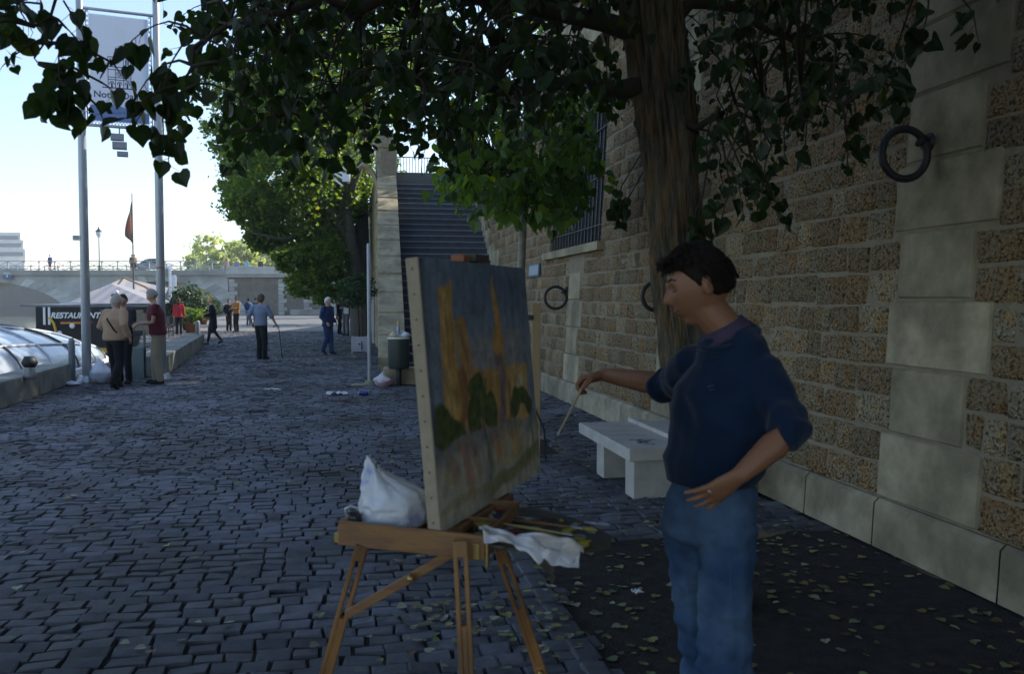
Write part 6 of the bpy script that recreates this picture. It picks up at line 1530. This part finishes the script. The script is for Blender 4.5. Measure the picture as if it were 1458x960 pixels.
def cafechair(px,py,rz,label):
    g=G(px,py); t=thing('terrace_chair',label,'chair',g,rz,'dark chairs on the terrace')
    mb=MB(); mb.box((0,0,.45),(.44,.44,.04)); mb.build('seat',IRON,t,bevel=.01)
    mb=MB(); mb.box((0,.21,.72),(.42,.03,.34)); mb.build('backrest',IRON,t,bevel=.01)
    for x in(-.19,.19):
        for y in(-.19,.19): mb=MB(); mb.tube([(x,y,0),(x,y,.45 if y<0 else .6)],.015,6); mb.build('leg',IRON,t)
cafechair(240,479,.4,'dark terrace chair left of the red jacket woman'); cafechair(231,482,-.6,'dark terrace chair closest to the man in maroon'); cafechair(247,472,2.2,'dark terrace chair nearest the potted plants')
g=G(236,476); t=thing('terrace_table','small round dark terrace table among the chairs','table',g)
mb=MB(); mb.tube([(0,0,.72),(0,0,.75)],[.38,.38],20,taper_cap=.02); mb.build('tabletop',IRON,t,True); mb=MB(); mb.tube([(0,0,0),(0,0,.02),(0,0,.03),(0,0,.72)],[.22,.22,.03,.03],12); mb.build('pedestal',IRON,t,True)

# ------------------------------------------------------------------ litter and fallen leaves
def scrap(px,py,w_,d_,h_,m,label,name='litter',cat='litter',seed=1,**k):
    g=G(px,py); mb=MB(); nu,nv=16,10
    def f(u,v): x=(u-.5)*w_;y=(v-.5)*d_; return V((x,y,.014+h_*abs(noise.noise(V((u*3+seed,v*3,seed))))*1.8+.004))
    o=cloth(name,f,nu,nv,m,None,.002); o.location=g; o.rotation_euler.z=seed; return tag(o,label,cat)
PAP=mat('litter_paper',(.6,.62,.66),.8,.08,12,.3,30)
scrap(388,556,.26,.14,.02,PAP,'flat white paper scrap on the setts behind the cane walker','paper_scrap','litter',0.1)
scrap(480,563,.36,.22,.05,BAG,'crumpled clear plastic on the setts left of the drink can','plastic_scrap','litter',.3)
scrap(908,848,.055,.05,.012,PAP,'small white paper scrap on the dirt in front of the painter','paper_scrap','litter',.5)
scrap(398,557,.05,.04,.02,PAP,'tiny white scrap just right of the flat paper','paper_scrap','litter',.9)
g=G(518,563); t=thing('drink_can','blue drink can lying on its side near the pole','can',g+V((0,0,.035)))
mb=MB(); mb.tube([(-.075,0,0),(-.06,0,0),(.06,0,0),(.075,0,0)],[.028,.034,.034,.028],14,taper_cap=.05); mb.build('can_body',mat('can_blue',(.03,.06,.25),.25,.1,5,0,5,metal=.5),t,True)
mb=MB(); mb.tube([(-.083,0,0),(-.079,0,0)],[.027,.027],14,taper_cap=.02); mb.build('can_end',mat('can_silver',(.7,.7,.72),.3,.05,5,0,5,metal=.7),t,True)
ob=bag('plastic_bag','knotted white plastic bag with pink print at the foot of the bin','bag',G(546,551),bagfn(.26,.17,.14,7,.0,.95),mat('pink_marked_plastic',(.62,.60,.64),.4,.06,12,.5,22,col2=(.55,.30,.33),c2scale=6),None,32,16)
ob=bag('plastic_bag','white plastic bag on the quay edge between the mast and the woman in tan','bag',G(146,546),bagfn(.42,.22,.15,11,.0,.7),BAG,None,32,16)
ob=bag('plastic_bag','small white bag lying at the foot of the first mast','bag',G(104,550),bagfn(.10,.14,.1,13,.0,.7),BAG,None,24,12)
lv=Leaves(); rf=random.Random(77)
def fleaf(x,y,z,sz,col): 
    a=rf.uniform(0,6.28); tip=V((math.cos(a),math.sin(a),rf.gauss(0,.06))); nr=V((rf.gauss(0,.10),rf.gauss(0,.10),1)); lv.add(V((x,y,z)),tip,nr,sz,col,curl=.5)
cols=[(.30,.30,.10),(.36,.30,.08),(.20,.25,.09),(.38,.36,.22),(.16,.085,.04),(.42,.40,.28),(.12,.17,.06),(.33,.24,.07)]
LC=[(rf.uniform(-3,1.2),rf.uniform(.1,3.4)) for _ in range(16)]
n=0
while n<1350:
    t_=rf.random()
    if t_<.40:
        cs_,co_=rf.choice(LC); s_=cs_+rf.gauss(0,.22); o_=abs(co_+rf.gauss(0,.22))+.03
    elif t_<.65: s_=rf.uniform(-3.2,1.0)+rf.random()**2*3; o_=abs(rf.gauss(0,1.5))+.05
    else: s_=-2.5+rf.random()**1.2*22; o_=rf.uniform(.1,8)
    q=O2+U2*s_+N2*o_
    if q.x<edgeX(q.y)+.1 or q.y<2.2: continue
    if (s_>11 and o_<2.9): continue
    pit_=inpit(q.x,q.y); c=rf.choice(cols); k=rf.uniform(.4,.95); lv_z=(-.012 if pit_ else .016)
    fleaf(q.x,q.y,lv_z+rf.uniform(0,.012),rf.uniform(.026,.055),tuple(x*k for x in c)); n+=1
for i in range(1500):   # yellow specks far down the quay
    Y=rf.uniform(20,60); X=edgeX(Y)+rf.random()**.7*(W((Y-5.73)/.98,0,2.7,False).x-edgeX(Y)); fleaf(X,Y,.012,rf.uniform(.05,.09),tuple(x*1.1 for x in rf.choice(cols[:4])))
o=lv.build('fallen_leaves',FALL,None); tag(o,'yellow and brown fallen leaves scattered over setts and dirt','fallen leaves',kind='stuff')
for (px,py,lb) in ((118,700,'brown curled leaf lying alone at the left of the cobbles'),):
    pass

# ------------------------------------------------------------------ thin morning haze over the river
hz=MB(); hz.box((-60,150,16),(520,420,36.5)); hm_=bpy.data.materials.new('thin_haze'); hm_.use_nodes=True; t_=hm_.node_tree
for n_ in list(t_.nodes):
    if n_.type=='BSDF_PRINCIPLED': t_.nodes.remove(n_)
pv=t_.nodes.new('ShaderNodeVolumePrincipled'); pv.inputs['Color'].default_value=(.92,.95,1,1); pv.inputs['Density'].default_value=.0007
t_.links.new(pv.outputs[0],t_.nodes['Material Output'].inputs['Volume'])
tag(hz.build('haze',hm_),kind='stuff')
